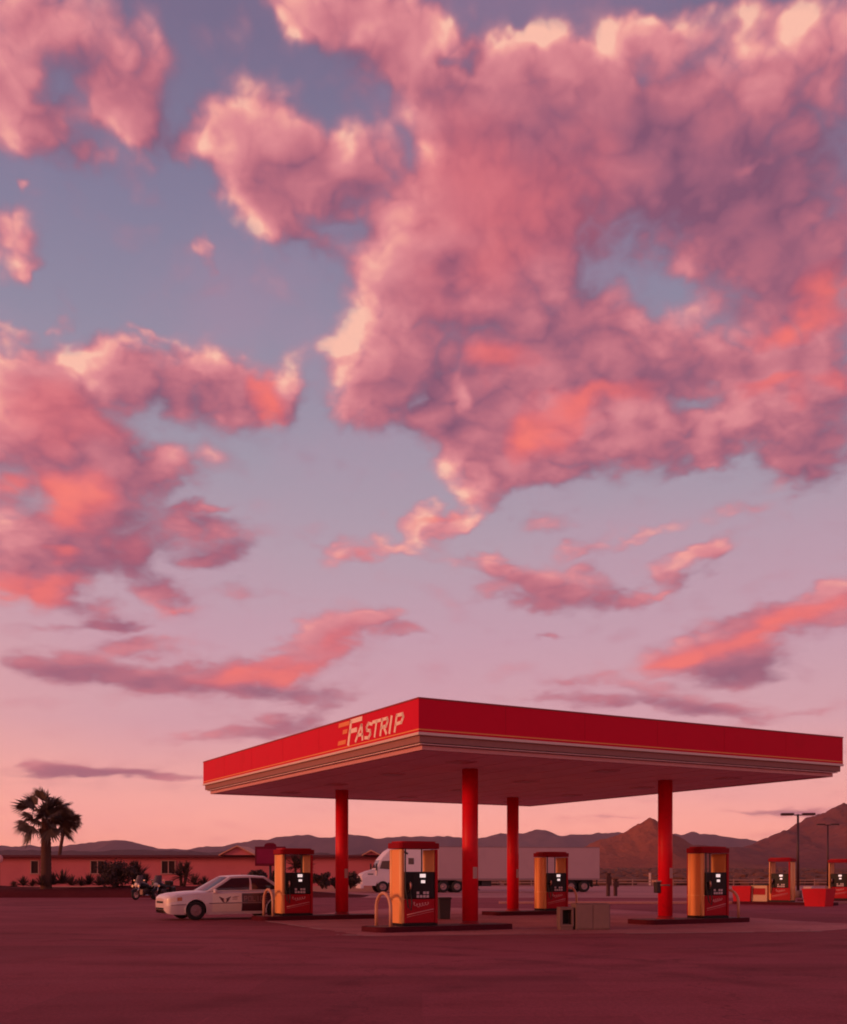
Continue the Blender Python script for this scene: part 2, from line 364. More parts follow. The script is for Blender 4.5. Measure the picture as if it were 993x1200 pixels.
def tag(o, label=None, cat=None, group=None, kind=None):
    if label: o['label'] = label
    if cat: o['category'] = cat
    if group: o['group'] = group
    if kind: o['kind'] = kind
    return o
def thing(name, label, cat, loc=(0, 0, 0), rz=0., group=None):
    o = bpy.data.objects.new(name, None); COL.objects.link(o)
    o.location = loc; o.rotation_euler = (0, 0, rz)
    return tag(o, label, cat, group)
def dup(root, loc, rz, label, group=None, scale=None):
    r = root.copy(); COL.objects.link(r); r.location = loc; r.rotation_euler = (0, 0, rz); r['label'] = label
    if group: r['group'] = group
    if scale: r.scale = scale
    for ch in list(root.children):
        c = ch.copy(); COL.objects.link(c); c.parent = r
        for g in list(ch.children):
            d = g.copy(); COL.objects.link(d); d.parent = c
    return r
def arc(c, r, a0, a1, n, plane='xz'):
    out = []
    for i in range(n+1):
        a = R(a0+(a1-a0)*i/n); u, v = r*math.cos(a), r*math.sin(a)
        out.append({'xz': (c[0]+u, c[1], c[2]+v), 'yz': (c[0], c[1]+u, c[2]+v), 'xy': (c[0]+u, c[1]+v, c[2])}[plane])
    return out
# ------------------------------------------------------------------ ground
def ground_mat(name, c1, c2, c3, scale, rough=.9, speck=.25, cracks=0., spec=.3, lanes=None):
    m = bpy.data.materials.new(name); m.use_nodes = True
    t = NT(m.node_tree); b = m.node_tree.nodes['Principled BSDF']
    v = t.node('ShaderNodeTexCoord').outputs['Object']
    big = t.noise(v, scale, 6., .6, .6); mid = t.noise(v, scale*9, 6., .65); fine = t.noise(v, 90., 3., .6)
    streak = t.noise(t.vmath('MULTIPLY', v, (.06, .55, 1.)), 1.1, 5., .6, .3)
    c = t.mix(t.rng(big.outputs[0], .36, .64), c1, c2)
    c = t.mix(t.rng(streak.outputs[0], .46, .68, 0., .38), c, c3)
    c = t.mix(t.rng(mid.outputs[0], .5, .72, 0., .55), c, c3)
    k = t.rng(fine.outputs[0], .25, .75, 1-speck, 1+speck, False)
    grit = t.noise(v, 17., 5., .7)
    k = t.math('MULTIPLY', k, t.rng(grit.outputs[0], .3, .7, 1-speck*.55, 1+speck*.55, False))
    s = t.node('ShaderNodeVectorMath', operation='SCALE'); t.put(s.inputs[0], c); t.put(s.inputs['Scale'], k)
    out = s.outputs[0]
    if cracks:
        vo = t.node('ShaderNodeTexVoronoi', feature='DISTANCE_TO_EDGE'); vo.inputs['Scale'].default_value = .16
        t.put(vo.inputs['Vector'], t.vmath('ADD', v, t.vmath('SCALE', t.noise(v, .9, 5., .6).outputs['Color'], sc=2.6)))
        out = t.mix(t.rng(vo.outputs['Distance'], .0, .008, cracks, 0.), out, tuple(q*.45 for q in c1))
    if lanes:                                             # tyre-darkened sweeps, drips of oil and squarish repairs
        sp = t.node('ShaderNodeSeparateXYZ'); t.put(sp.inputs[0], t.vmath('ADD', v, t.vmath('SCALE', t.noise(v, .05, 3., .5).outputs['Color'], sc=9.)))
        for ox, oy, rad, wd, am in ((-14., 5., 22., .5, .30), (-14., 5., 23.7, .45, .26), (26., -2., 30., .6, .26), (26., -2., 31.6, .5, .22), (4., 62., 44., .7, .22), (4., 62., 45.8, .6, .2)):
            dd = t.vmath('DISTANCE', t.vmath('ADD', v, t.vmath('SCALE', t.noise(v, .12, 2., .5).outputs['Color'], sc=1.6)), (ox, oy, .8))
            ring_ = t.math('ABSOLUTE', t.math('SUBTRACT', dd, rad))
            k_ = t.math('MULTIPLY', t.rng(ring_, .1*wd, wd, am, 0.), t.rng(mid.outputs[0], .3, .6))
            out = t.mix(k_, out, tuple(q*.45 for q in c3))
        oil = t.noise(v, .55, 4., .55, .2)
        out = t.mix(t.rng(oil.outputs[0], .66, .76, 0., .55), out, tuple(q*.35 for q in c3))
        br_ = t.node('ShaderNodeTexBrick'); t.put(br_.inputs['Vector'], v); br_.inputs['Scale'].default_value = .11; br_.inputs['Mortar Size'].default_value = .002
        br_.inputs['Color1'].default_value = (0, 0, 0, 1); br_.inputs['Color2'].default_value = (1, 1, 1, 1); br_.inputs['Mortar'].default_value = (.5, .5, .5, 1)
        out = t.mix(t.rng(br_.outputs[0], .78, .80, 0., .28), out, tuple(q*.6 for q in c1))
    t.put(b.inputs['Base Color'], out)
    t.put(b.inputs['Roughness'], t.rng(mid.outputs[0], .3, .7, rough-.08, rough+.06, False))
    b.inputs['Specular IOR Level'].default_value = spec
    bn = t.node('ShaderNodeBump'); bn.inputs['Strength'].default_value = .35; bn.inputs['Distance'].default_value = .012
    t.put(bn.inputs['Height'], t.math('ADD', fine.outputs[0], mid.outputs[0])); t.put(b.inputs['Normal'], bn.outputs[0])
    return m
def sheet(name, poly, z, m):
    o = MB(); o.face([(x, y, z) for x, y in poly]); o = o.build(name, m)
    if o.data.polygons[0].normal.z < 0: o.data.flip_normals()
    return tag(o, kind='structure')
M_DESERT = ground_mat('desert_soil', (.27,.056,.040), (.36,.085,.058), (.19,.040,.034), .02, .95, .2)
M_ASPHALT = ground_mat('worn_asphalt', (.27,.045,.058), (.34,.062,.078), (.19,.029,.038), .07, .92, .42, .55, .12, True)
M_ROAD = ground_mat('pale_road', (.44,.165,.155), (.52,.20,.19), (.34,.12,.12), .05, .9, .15, 0., .15)
M_APRON = ground_mat('concrete_apron', (.42,.115,.122), (.52,.165,.165), (.28,.062,.072), .16, .86, .2, .7, .15)
sheet('desert_ground', [(-9000,-300),(9000,-300),(9000,8600),(-9000,8600)], 0., M_DESERT)
sheet('asphalt_lot', [(-90,-60),(90,-60),(90,61),(-90,61)], .004, M_ASPHALT)
sheet('frontage_road', [(-12,72),(120,72),(200,150),(-12,150)], .006, M_ROAD)
sheet('access_lane', [(-90,61),(110,61),(110,72),(-12.02,72),(-12.02,77),(-90,77)], .005, M_ASPHALT)
# the concrete apron under the canopy: a worn, uneven outline
def apron():
    rnd = random.Random(5)
    cor = [(-6.0,36.6),(-1.4,26.4),(10.6,28.6),(13.6,31.4),(8.5,47.),(-1.,50.)]
    pts = []
    for (ax, ay), (bx, by) in zip(cor, cor[1:]+cor[:1]):
        for i in range(26):
            f = i/26; j = rnd.uniform(-.07, .07)
            pts.append((ax+(bx-ax)*f+j, ay+(by-ay)*f+j))
    return pts
sheet('concrete_apron', apron(), .009, M_APRON)
# painted kerb line far behind the pumps and the pale seam on the front of the apron
M_LINE = mat('pale_paint', (.50,.24,.22), .8, var=.3, scale=3.)
kb = MB()
kb.box((58, 56.5, .07), (108, .35, .14), bev=.03)
tag(kb.build('kerb_strip', mat('kerb_concrete', (.46,.18,.165), .9, var=.25)), kind='structure')
sm = MB()
def seam(p, q, w, z=.013):
    p, q = Vector((*p, z)), Vector((*q, z)); n = Vector((-(q-p).y, (q-p).x, 0)).normalized()*w/2
    N = 14; rnd = random.Random(int(p.x*10))
    for i in range(N):
        if rnd.random() < .12: continue
        a, b = p.lerp(q, i/N), p.lerp(q, (i+.96)/N); k = rnd.uniform(.5, 1.1)
        sm.face([a-n*k, b-n*k, b+n*k, a+n*k])
seam((-2.2,26.9), (-1.2,26.45), .22); seam((-1.2,26.35), (4.6,27.2), .10); seam((5.2,27.4), (10.7,28.55), .16)
seam((-5.5,35.8), (-2.6,29.), .12)
tag(sm.build('apron_edge_line', M_LINE), kind='structure')

# low planted bank in front of the motel
M_BANK = ground_mat('bank_soil', (.105,.012,.015), (.13,.016,.018), (.08,.009,.012), .3, .97, .3, 0., .05)
bk = MB()
def bank_pt(u, v):
    x = -66+u*62.; y = 72.2+v*9.
    h = .75*math.sin(PI*min(1, max(0, v))**.7) if v < .5 else .75
    h *= min(1, (1-u)*7, u*7)
    return (x, y+.5*mnoise.noise((x*.1, 0, 3)), .0+h*(.85+.4*mnoise.noise((x*.2, y*.2, 0))))
bk.grid(bank_pt, 120, 14)
tag(bk.build('earth_bank', M_BANK), kind='structure')

# ------------------------------------------------------------------ hills
def rock_mat(name, c1, c2, c3, s):
    m = bpy.data.materials.new(name); m.use_nodes = True
    t = NT(m.node_tree); b = m.node_tree.nodes['Principled BSDF']
    v = t.node('ShaderNodeTexCoord').outputs['Object']
    a = t.noise(v, s, 8., .65, .4).outputs[0]; q = t.noise(v, s*14, 6., .7).outputs[0]
    c = t.mix(t.rng(a, .38, .62), c1, c2); c = t.mix(t.rng(q, .48, .7, 0., .8), c, c3)
    t.put(b.inputs['Base Color'], c); b.inputs['Roughness'].default_value = .95; b.inputs['Specular IOR Level'].default_value = .1
    bn = t.node('ShaderNodeBump'); bn.inputs['Strength'].default_value = .6; bn.inputs['Distance'].default_value = 6.
    t.put(bn.inputs['Height'], q); t.put(b.inputs['Normal'], bn.outputs[0])
    return m
def ridge(name, prof, d, depth, m, rough, seed, n=220, nd=46, base_py=1014.):
    """a range of hills at distance d; prof: skyline seen from the lot as (px, py); depth: metres front foot to back foot"""
    xs = [p[0] for p in prof]
    def sky(px):
        for (a, ya), (b, yb) in zip(prof, prof[1:]):
            if a <= px <= b:
                f0 = (px-a)/(b-a); return ya+(yb-ya)*f0
        return prof[-1][1]
    o = MB()
    def P(u, v):
        px = xs[0]+u*(xs[-1]-xs[0]); t = v*2-1                          # -1 front foot, 0 crest, 1 back foot
        dd = d+t*depth*.5
        h = max(0, Z(sky(px), d))
        x = X(px, d)
        g = mnoise.fractal((x/depth*5+seed, t*1.2, seed), .9, 2.1, 5)
        rid = 1-abs(mnoise.noise((x/depth*7+seed*3, t*.7, 0)))*2
        f = (1-abs(t))
        f = f**1.25 if t < 0 else f
        k = f*(1+rough*(g*.6+(rid-.4)*.55)*min(1, abs(t)*2.6)*(1.15-abs(t)))
        fr = mnoise.fractal((x/depth*24+seed, t*9, seed+5), .8, 2., 4)*rough*.13*f
        return (x+g*depth*.02*abs(t), dd, h*(k+fr)-.6)
    o.grid(P, n, nd)
    return tag(o.build(name, m), kind='structure')
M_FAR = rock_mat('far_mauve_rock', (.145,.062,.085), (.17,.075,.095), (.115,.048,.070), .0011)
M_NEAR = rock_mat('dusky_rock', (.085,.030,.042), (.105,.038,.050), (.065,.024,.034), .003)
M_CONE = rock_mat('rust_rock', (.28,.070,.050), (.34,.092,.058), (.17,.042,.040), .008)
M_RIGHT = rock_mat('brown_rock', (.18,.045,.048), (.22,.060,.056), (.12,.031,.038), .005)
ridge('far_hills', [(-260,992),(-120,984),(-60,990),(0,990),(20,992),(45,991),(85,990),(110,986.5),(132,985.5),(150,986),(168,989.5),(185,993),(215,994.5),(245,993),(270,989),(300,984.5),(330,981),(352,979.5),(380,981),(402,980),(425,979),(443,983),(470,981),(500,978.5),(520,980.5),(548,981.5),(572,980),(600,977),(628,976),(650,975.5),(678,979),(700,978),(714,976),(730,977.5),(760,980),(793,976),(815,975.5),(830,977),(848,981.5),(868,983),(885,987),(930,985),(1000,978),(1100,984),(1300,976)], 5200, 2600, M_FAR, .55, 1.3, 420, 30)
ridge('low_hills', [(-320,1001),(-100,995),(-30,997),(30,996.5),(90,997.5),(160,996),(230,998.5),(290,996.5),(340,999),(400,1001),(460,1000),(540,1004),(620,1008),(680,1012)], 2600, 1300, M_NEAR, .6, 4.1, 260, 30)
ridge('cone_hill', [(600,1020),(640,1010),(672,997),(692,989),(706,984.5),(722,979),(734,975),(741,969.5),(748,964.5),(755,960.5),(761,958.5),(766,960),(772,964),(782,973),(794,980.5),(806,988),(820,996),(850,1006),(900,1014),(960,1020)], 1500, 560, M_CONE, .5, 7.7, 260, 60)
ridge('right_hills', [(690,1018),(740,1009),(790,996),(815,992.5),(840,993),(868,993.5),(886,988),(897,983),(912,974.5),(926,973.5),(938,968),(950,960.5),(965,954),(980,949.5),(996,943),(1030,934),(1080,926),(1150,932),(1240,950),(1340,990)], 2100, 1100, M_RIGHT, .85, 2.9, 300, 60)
# the plain rises gently to the foot of the hills
pl = MB()
def plain(u, v):
    d = 170+(1500-170)*v**1.6; x = (u-.5)*2*(260+d*1.0)
    h = 9.5*v**1.5*(1+.25*mnoise.noise((x*.004, d*.004, 0)))
    return (x, d, .02+h)
pl.grid(plain, 90, 40)
tag(pl.build('desert_plain', ground_mat('plain_soil', (.32,.066,.044), (.42,.105,.064), (.21,.042,.034), .012, .95, .2)), kind='structure')
# low brush over the plain, too many to count: one object
M_BRUSH = mat('dry_brush', (.15,.045,.030), .95, var=.5, scale=.05)
br = MB(); rnd = random.Random(3)
for i in range(4200):
    v = rnd.random()**1.3; d = 165+v*900; x = rnd.uniform(-.15, .48)*d if rnd.random() < .8 else rnd.uniform(-.45, .6)*d
    vv = ((d-170)/1330); z = 0 if vv < 0 else 9.5*(vv**(1/1.6))**1.5
    r = rnd.uniform(.5, 1.5)*(1+d/600); h = r*rnd.uniform(.5, .9)
    a0 = rnd.random()*6; top = br.bm.verts.new((x+rnd.uniform(-.3,.3)*r, d, z+h))
    ring = [br.bm.verts.new((x+r*math.cos(a0+k*1.2566)*rnd.uniform(.7,1.2), d+r*math.sin(a0+k*1.2566), z+h*rnd.uniform(.35,.8))) for k in range(5)]
    bot = [br.bm.verts.new((x+r*.8*math.cos(a0+k*1.2566), d+r*.8*math.sin(a0+k*1.2566), z-.2)) for k in range(5)]
    for k in range(5):
        br.bm.faces.new((ring[k], ring[(k+1) % 5], top)); br.bm.faces.new((bot[k], bot[(k+1) % 5], ring[(k+1) % 5], ring[k]))
tag(br.build('desert_brush', M_BRUSH), kind='stuff')
# ------------------------------------------------------------------ the filling station
TH = .513
ER = Vector((math.cos(TH), math.sin(TH), 0)); EL = Vector((-math.sin(TH), math.cos(TH), 0))
C0 = Vector((-.11, 24.66, 0)); CR, CL = 14.48, 16.05                     # near corner, the two sides of the canopy
COLB = Vector((1.301, 29.76, 0)); GR, GL = 7.174, 8.444                  # column grid
M_RED = mat('red_fascia', (.68,.003,.030), .55, var=.06, scale=1.5, spec=.10, dirt=((.48,.003,.014), 1.2, .5, .8, .35))
M_REDCOL = mat('red_column_paint', (.72,.005,.020), .45, var=.12, scale=3., spec=.18, dirt=((.50,.006,.016), 5., .5, .75, .6))
M_PALE = mat('pale_trim', (.72,.50,.45), .5, var=.08)
M_TAN = mat('tan_band', (.34,.15,.14), .65, var=.12, spec=.1)
M_PINK = mat('pink_trim', (.62,.28,.29), .55, var=.08, spec=.25)
M_ORANGE = mat('orange_stripe', (.85,.26,.05), .5, var=.06)
M_SOFFIT = mat('soffit_panel', (.96,.74,.80), .6, var=.08, scale=.8, spec=.2, dirt=((.85,.60,.66), .7, .45, .7, .6))
M_CAPJ = mat('panel_gap', (.48,.004,.016), .6, spec=.1)
M_CAP = mat('dark_red_cap', (.30,.008,.014), .5)
cano = thing('fuel_canopy', 'large red flat fuel canopy on four red columns with FASTRIP lettering', 'canopy', C0, TH)
# local frame: x along ER, y along EL, origin at the near corner
def ring(o, inset, z0, z1, th):
    a, b, c, d = inset, CR-inset, inset, CL-inset
    o.box(((a+b)/2, c+th/2, (z0+z1)/2), (b-a, th, z1-z0)); o.box(((a+b)/2, d-th/2, (z0+z1)/2), (b-a, th, z1-z0))
    o.box((a+th/2, (c+d)/2, (z0+z1)/2), (th, d-c-2*th-.002, z1-z0)); o.box((b-th/2, (c+d)/2, (z0+z1)/2), (th, d-c-2*th-.002, z1-z0))
    return o
fas = ring(MB(), 0., 4.83, 5.60, .10).build('fascia', M_RED, cano)
for k in range(1, 6):
    MB().box((CR*k/6, -.0005, 5.255), (.012, .003, .66)).build('panel_joint', M_CAPJ, fas)
    MB().box((-.0005, CL*k/6+.35, 5.255), (.003, .012, .66)).build('panel_joint', M_CAPJ, fas)
ring(MB(), -.012, 5.60, 5.635, .15).build('coping', M_CAP, cano)
ring(MB(), -.016, 4.765, 4.828, .13).build('pale_stripe', M_PALE, cano)
ring(MB(), -.005, 4.875, 4.905, .05).build('orange_stripe', M_ORANGE, cano)
ring(MB(), .05, 4.600, 4.763, .12).build('recessed_band', M_TAN, cano)
ring(MB(), .20, 4.450, 4.545, .10).build('lower_trim', M_PINK, cano)
deck = MB(); deck.box((CR/2, CL/2, 4.52), (CR-.64, CL-.64, .09)); deck.box((CR/2, CL/2, 4.574), (CR-.2, CL-.2, .018))
deck = deck.build('soffit', M_SOFFIT, cano)
rf = MB(); rf.box((CR/2, CL/2, 5.35), (CR-.24, CL-.24, .06)); rf.build('roof_deck', M_SOFFIT, cano)
jn = MB()
k = 1.2
while k < CR-.8:
    jn.box((k, CL/2, 4.473), (.022, CL-.7, .010)); k += 1.2
jn.build('soffit_joint', mat('joint_shadow_gap', (.80,.48,.53), .7), deck)
M_FIXT = mat('fixture_frame', (.78,.48,.52), .5); M_LENS = mat('unlit_lens', (.60,.36,.38), .3, spec=.4)
for i in range(3):
    for j in range(4):
        f = MB(); x, y = 2.5+i*4.75, 2.2+j*3.9
        f.box((x, y, 4.462), (.62, .62, .03), bev=.008); f = f.build('light_fixture', M_FIXT, cano)
        g = MB(); g.box((x, y, 4.443), (.5, .5, .012), bev=.004); g.build('lens', M_LENS, f)
# lettering on the side turned to the left: strokes cut as solid letters
def strokes(o, segs, w, x0, z0, sx, sz, slant, y0, y1):
    """segs: lists of (u,v) in a unit cell; every stroke becomes a bar of width w"""
    for seg in segs:
        for (u0, v0), (u1, v1) in zip(seg, seg[1:]):
            p = Vector((x0+u0*sx+slant*v0*sz, z0+v0*sz)); q = Vector((x0+u1*sx+slant*v1*sz, z0+v1*sz))
            d = (q-p).normalized(); n = Vector((-d.y, d.x))*w/2; e = d*w*.42
            c = [p-e-n, q+e-n, q+e+n, p-e+n]
            o.prism([(a.x, a.y) for a in c], y0, y1, 'y')
LET = {'F': [[(0,0),(0,1)],[(0,1),(1,1)],[(0,.56),(.62,.56)]],
       'A': [[(0,0),(.55,1),(.62,1),(1,0)],[(.25,.36),(.86,.36)]],
       'S': [[(.98,.9),(.3,1),(.06,.78),(.2,.55),(.82,.47),(.95,.22),(.72,0),(.02,.05)]],
       'T': [[(0,1),(1,1)],[(.5,1),(.5,0)]],
       'R': [[(0,0),(0,1),(.8,1),(.95,.8),(.8,.5),(0,.46)],[(.42,.46),(.95,0)]],
       'I': [[(0,0),(0,1)]],
       'P': [[(0,0),(0,1),(.8,1),(.97,.8),(.8,.48),(0,.44)]]}
# letters are set in a frame whose x runs from left to right as read (towards the near corner)
lt = MB()
def word(o, items, slant, y0, y1):
    for ch, x0, z0, sx, sz, w in items: strokes(o, LET[ch], w, x0, z0, sx, sz, slant, y0, y1)
zb = 4.985
word(lt, [('F', .64, zb-.03, .60, .565, .115), ('A', 1.08, zb, .40, .36, .082), ('S', 1.62, zb, .30, .36, .080), ('T', 1.97, zb, .40, .36, .080),
          ('R', 2.48, zb, .33, .36, .080), ('I', 2.97, zb, .1, .36, .090), ('P', 3.24, zb, .36, .36, .082)], .30, -.006, .02)
lt = lt.build('lettering', mat('cream_letters', (.95,.74,.60), .5, var=.03), cano)
lt.location = (-.004, 4.42, 0); lt.rotation_euler = (0, 0, -PI/2)
sb = MB()
for z, a, b in ((5.50, .02, .72), (5.30, .28, .60), (5.03, -.02, .5)):
    sb.prism([(a, z-.055), (b-.04, z-.055), (b, z+.055), (a+.04, z+.055)], -.005, .02, 'y')
sb = sb.build('speed_bars', mat('orange_bars', (.85,.22,.04), .45), cano); sb.location = (-.004, 4.42, 0); sb.rotation_euler = (0, 0, -PI/2)
# columns
M_NOTE = mat('faded_notice', (.52,.28,.26), .7, var=.25, scale=25.)
M_STEEL = mat('dull_steel', (.30,.14,.14), .45, .6)
cols = {}
for nm, i, j in (('near', 0, 0), ('left', 0, 1), ('right', 1, 0), ('back', 1, 1)):
    p = COLB+ER*GR*i+EL*GL*j; q = p-C0
    loc = (q.dot(ER), q.dot(EL), 0); cols[nm] = p
    o = MB(); o.lathe([(.225, .155), (.225, 4.474)], loc, 40)
    o = o.build('column', M_REDCOL, cano)
    fl = MB(); fl.lathe([(.29, .152), (.29, .175), (.24, .185), (.235, .25)], loc, 32); fl.build('base_collar', M_CAP, o)
    nt = MB()                                                            # curved notice wrapped round the shaft, on the side to the lot
    a0 = {'near': -72, 'left': -62, 'right': -66, 'back': -60}[nm]-29.4
    nt.grid(lambda u, v: (loc[0]+.229*math.cos(R(a0+u*44)), loc[1]+.229*math.sin(R(a0+u*44)), 1.42+v*.32), 8, 1)
    nt.build('notice', M_NOTE, o)

# ------------------------------------------------------------------ islands, pumps, hoops
M_KERB = mat('dark_red_kerb', (.085,.008,.016), .8, spec=.08, var=.25, scale=4., dirt=((.11,.05,.05), 3., .55, .8, .5))
M_ISLTOP = mat('island_concrete', (.15,.055,.058), .85, var=.2, scale=3.)
def island(loc, rz, L, W, label, group='raised fuel islands'):
    t = thing('fuel_island', label, 'fuel island', loc, rz, group)
    def slab(l, w, z0, z1, r):
        o = MB(); pts = []
        for cx, cy, a in ((l/2-r, w/2-r, 0), (-l/2+r, w/2-r, 90), (-l/2+r, -w/2+r, 180), (l/2-r, -w/2+r, 270)):
            for k in range(7):
                b = R(a+k*15); pts.append((cx+r*math.cos(b), cy+r*math.sin(b)))
        return o.prism(pts, z0, z1, 'z')
    slab(L, W, 0, .146, .28).build('kerb', M_KERB, t)
    slab(L-.24, W-.24, .148, .152, .22).build('island_top', M_ISLTOP, t)
    return t
OFF = 1.8
isl = {}
LAB = {'near': 'long dark red kerbed island under the foremost pump of the canopy', 'left': 'dark red kerbed island beside the white car with the lettered door',
       'right': 'dark red kerbed island under the rightmost column of the canopy', 'back': 'dark red kerbed island hidden partly behind the foremost column and the grey box'}
for nm, sgn in (('near', -1), ('left', -1), ('right', 1), ('back', 1)):
    p = cols[nm]+ER*1.02*sgn
    isl[nm] = island((p.x, p.y, .0), TH, 4.3, 1.25, LAB[nm])

M_GOLD = mat('gold_panel', (.88,.33,.115), .5, .0, var=.04, scale=.4, spec=.2)
M_GOLD2 = mat('bright_gold_edge', (.95,.45,.18), .45, .0, var=.03, scale=.4, spec=.25)
M_BLACK = mat('black_panel', (.012,.004,.006), .38, var=.2, spec=.2)
M_PRED = mat('pump_red', (.40,.004,.014), .45, var=.10, spec=.12, dirt=((.25,.01,.014), 4., .5, .8, .5))
M_PDARK = mat('pump_header_red', (.27,.005,.014), .6, var=.1, spec=.08)
M_LCD = mat('pale_display', (.78,.66,.66), .2, var=.05)
b_ = M_LCD.node_tree.nodes['Principled BSDF']; b_.inputs['Emission Color'].default_value = (1., .80, .78, 1); b_.inputs['Emission Strength'].default_value = .75   # lit counters
M_KEY = mat('grey_keys', (.62,.45,.46), .5, var=.1)
M_RUB = mat('black_rubber', (.012,.006,.007), .55)
M_SCRIPT = mat('script_paint', (.70,.26,.26), .5)
def make_pump(name='fuel_pump'):
    t = thing(name, 'pump', 'fuel pump')
    o = MB(); o.box((0, 0, .04), (1.08, .74, .08), bev=.01); o.build('plinth', M_BLACK, t)
    o = MB(); o.box((0, 0, .40), (.92, .71, .64), bev=.02)
    lower = o.build('lower_cabinet', M_PRED, t)
    o = MB(); o.box((0, 0, 1.085), (.92, .73, .73), bev=.03)
    upper = o.build('display_cabinet', M_BLACK, t)
    for s in (-1, 1):
        # fluted end housing: flat core, two round ribs
        o = MB(); o.box((s*.505, 0, 1.06), (.085, .66, 1.98), bev=.02); c = o.build('end_panel', M_GOLD, t)
        o = MB()
        for y in (-.265, .265): o.lathe([(.062, .09), (.062, 2.05)], (s*.520, y, 0), 16)
        o.build('rib', M_GOLD2, c)
        o = MB(); o.box((s*.507, 0, .72), (.095, .675, .035)); o.build('band', M_GOLD2, c)
    # header with a bowed front and back
    pts = [(-.62, -.32), (-.55, -.38)]+[(-.55+1.10*i/10, -.38-.08*math.sin(PI*i/10)) for i in range(1, 10)]+[(.55, -.38), (.62, -.32)]
    pts = pts+[(-x, -y) for x, y in pts]
    o = MB(); o.prism(pts, 2.07, 2.225, 'z', bev=.02); h = o.build('header', M_PDARK, t)
    o = MB(); o.prism([(x*.86, y*.86) for x, y in pts], 2.227, 2.27, 'z', bev=.012); o.build('header_cap', M_PRED, h)
    for f in (-1, 1):
        def fx(x): return x*-f                                           # as read on that side
        fr = MB(); fr.box((fx(.06), f*.369, 1.10), (.56, .012, .62), bev=.004); fr = fr.build('face_plate', mat('smoked_plate', (.014,.005,.008), .35, spec=.2), t)
        d = MB(); d.box((fx(.07), f*.380, 1.345), (.17, .012, .095)); d.box((fx(.08), f*.380, 1.185), (.12, .012, .075)); d.build('display', M_LCD, fr)
        d = MB()
        for gx in range(4):
            for gz in range(2):
                if (gx, gz) != (1, 0): d.box((fx(-.08+gx*.10), f*.380, .885-gz*.095), (.074, .012, .070))
        d.build('grade_button', M_KEY, fr)
        # nozzle in its boot on the left of the face, hose up to the header
        b = MB(); b.box((fx(-.345), f*.39, 1.02), (.10, .07, .26), bev=.015); b = b.build('nozzle_boot', M_BLACK, t)
        b2 = MB(); b2.tube([(fx(-.345), f*.43, .94), (fx(-.345), f*.48, 1.04), (fx(-.345), f*.47, 1.14), (fx(-.345), f*.44, 1.18)], [.02,.03,.03,.022]); b2.build('nozzle', M_STEEL, b)
        hs = MB(); hs.tube([(fx(-.345), f*.47, .97), (fx(-.355), f*.55, .62), (fx(-.39), f*.56, .42), (fx(-.44), f*.50, .52), (fx(-.475), f*.42, 1.0), (fx(-.475), f*.40, 1.7), (fx(-.465), f*.39, 2.07)], .019, 8); hs.build('hose', M_RUB, t)
        st = MB(); st.box((fx(.50), f*.352, 1.06), (.075, .055, 1.98)); st.build('edge_post', M_PRED, t)
        # scrawled script and a slanting line on the red door
        s = MB(); pt = []
        for i in range(46):
            q = i/45; x = -.20+.46*q+.03*math.cos(q*34)
            pt.append((fx(x), f*.358, .53+.075*q+.055*math.sin(q*34)*(1-.45*q)+(.05 if q < .16 else 0)))
        s.tube(pt, .014, 5)
        s.tube([(fx(-.40), f*.358, .30), (fx(.42), f*.358, .45)], .014, 5)
        s.tube([(fx(-.40), f*.358, .24), (fx(.42), f*.358, .39)], .006, 5)
        s.build('script_mark', M_SCRIPT, lower)
    return t
pump = make_pump()
PL = {'near': 'black and gold fuel pump in front of the white truck cab, largest of all pumps', 'left': 'black and gold fuel pump at the tail of the white lettered car',
      'right': 'black and gold fuel pump right of the rightmost canopy column', 'back': 'black and gold fuel pump in front of the white trailer, behind the grey box'}
for nm, sgn in (('near', -1), ('left', -1), ('right', 1), ('back', 1)):
    p = cols[nm]+ER*OFF*sgn
    if nm == 'near': pump.location = (p.x, p.y, .153); pump.rotation_euler = (0, 0, TH); pump['label'] = PL[nm]; pump['group'] = 'fuel pumps'
    else: dup(pump, (p.x, p.y, .153), TH, PL[nm], 'fuel pumps')
# hoop guards at the island ends
hp = MB(); r = .42
hp.tube([(0, -r, .0), (0, -r, .40)]+arc((0, 0, .46), r, 180, 0, 16, 'yz')[1:-1]+[(0, r, .40), (0, r, 0)], .045, 12)
hoop = tag(hp.build('hoop_guard', mat('tan_hoop_paint', (.60,.27,.17), .45, var=.12)), 'x', 'guard hoop', 'hoop guards at the island ends')
HL = {'near': 'pale tan hoop guard at the left end of the foremost island', 'left': 'pale tan hoop guard in front of the white car',
      'right': 'tan hoop guard right of the rightmost canopy pump', 'back': 'tan hoop guard rising behind the grey concrete box'}
for nm, sgn in (('near', -1), ('left', -1), ('right', 1), ('back', 1)):
    p = cols[nm]+ER*2.72*sgn
    if nm == 'near': hoop.location = (p.x, p.y, .153); hoop.rotation_euler = (0, 0, TH); hoop['label'] = HL[nm]
    else: dup(hoop, (p.x, p.y, .153), TH, HL[nm])

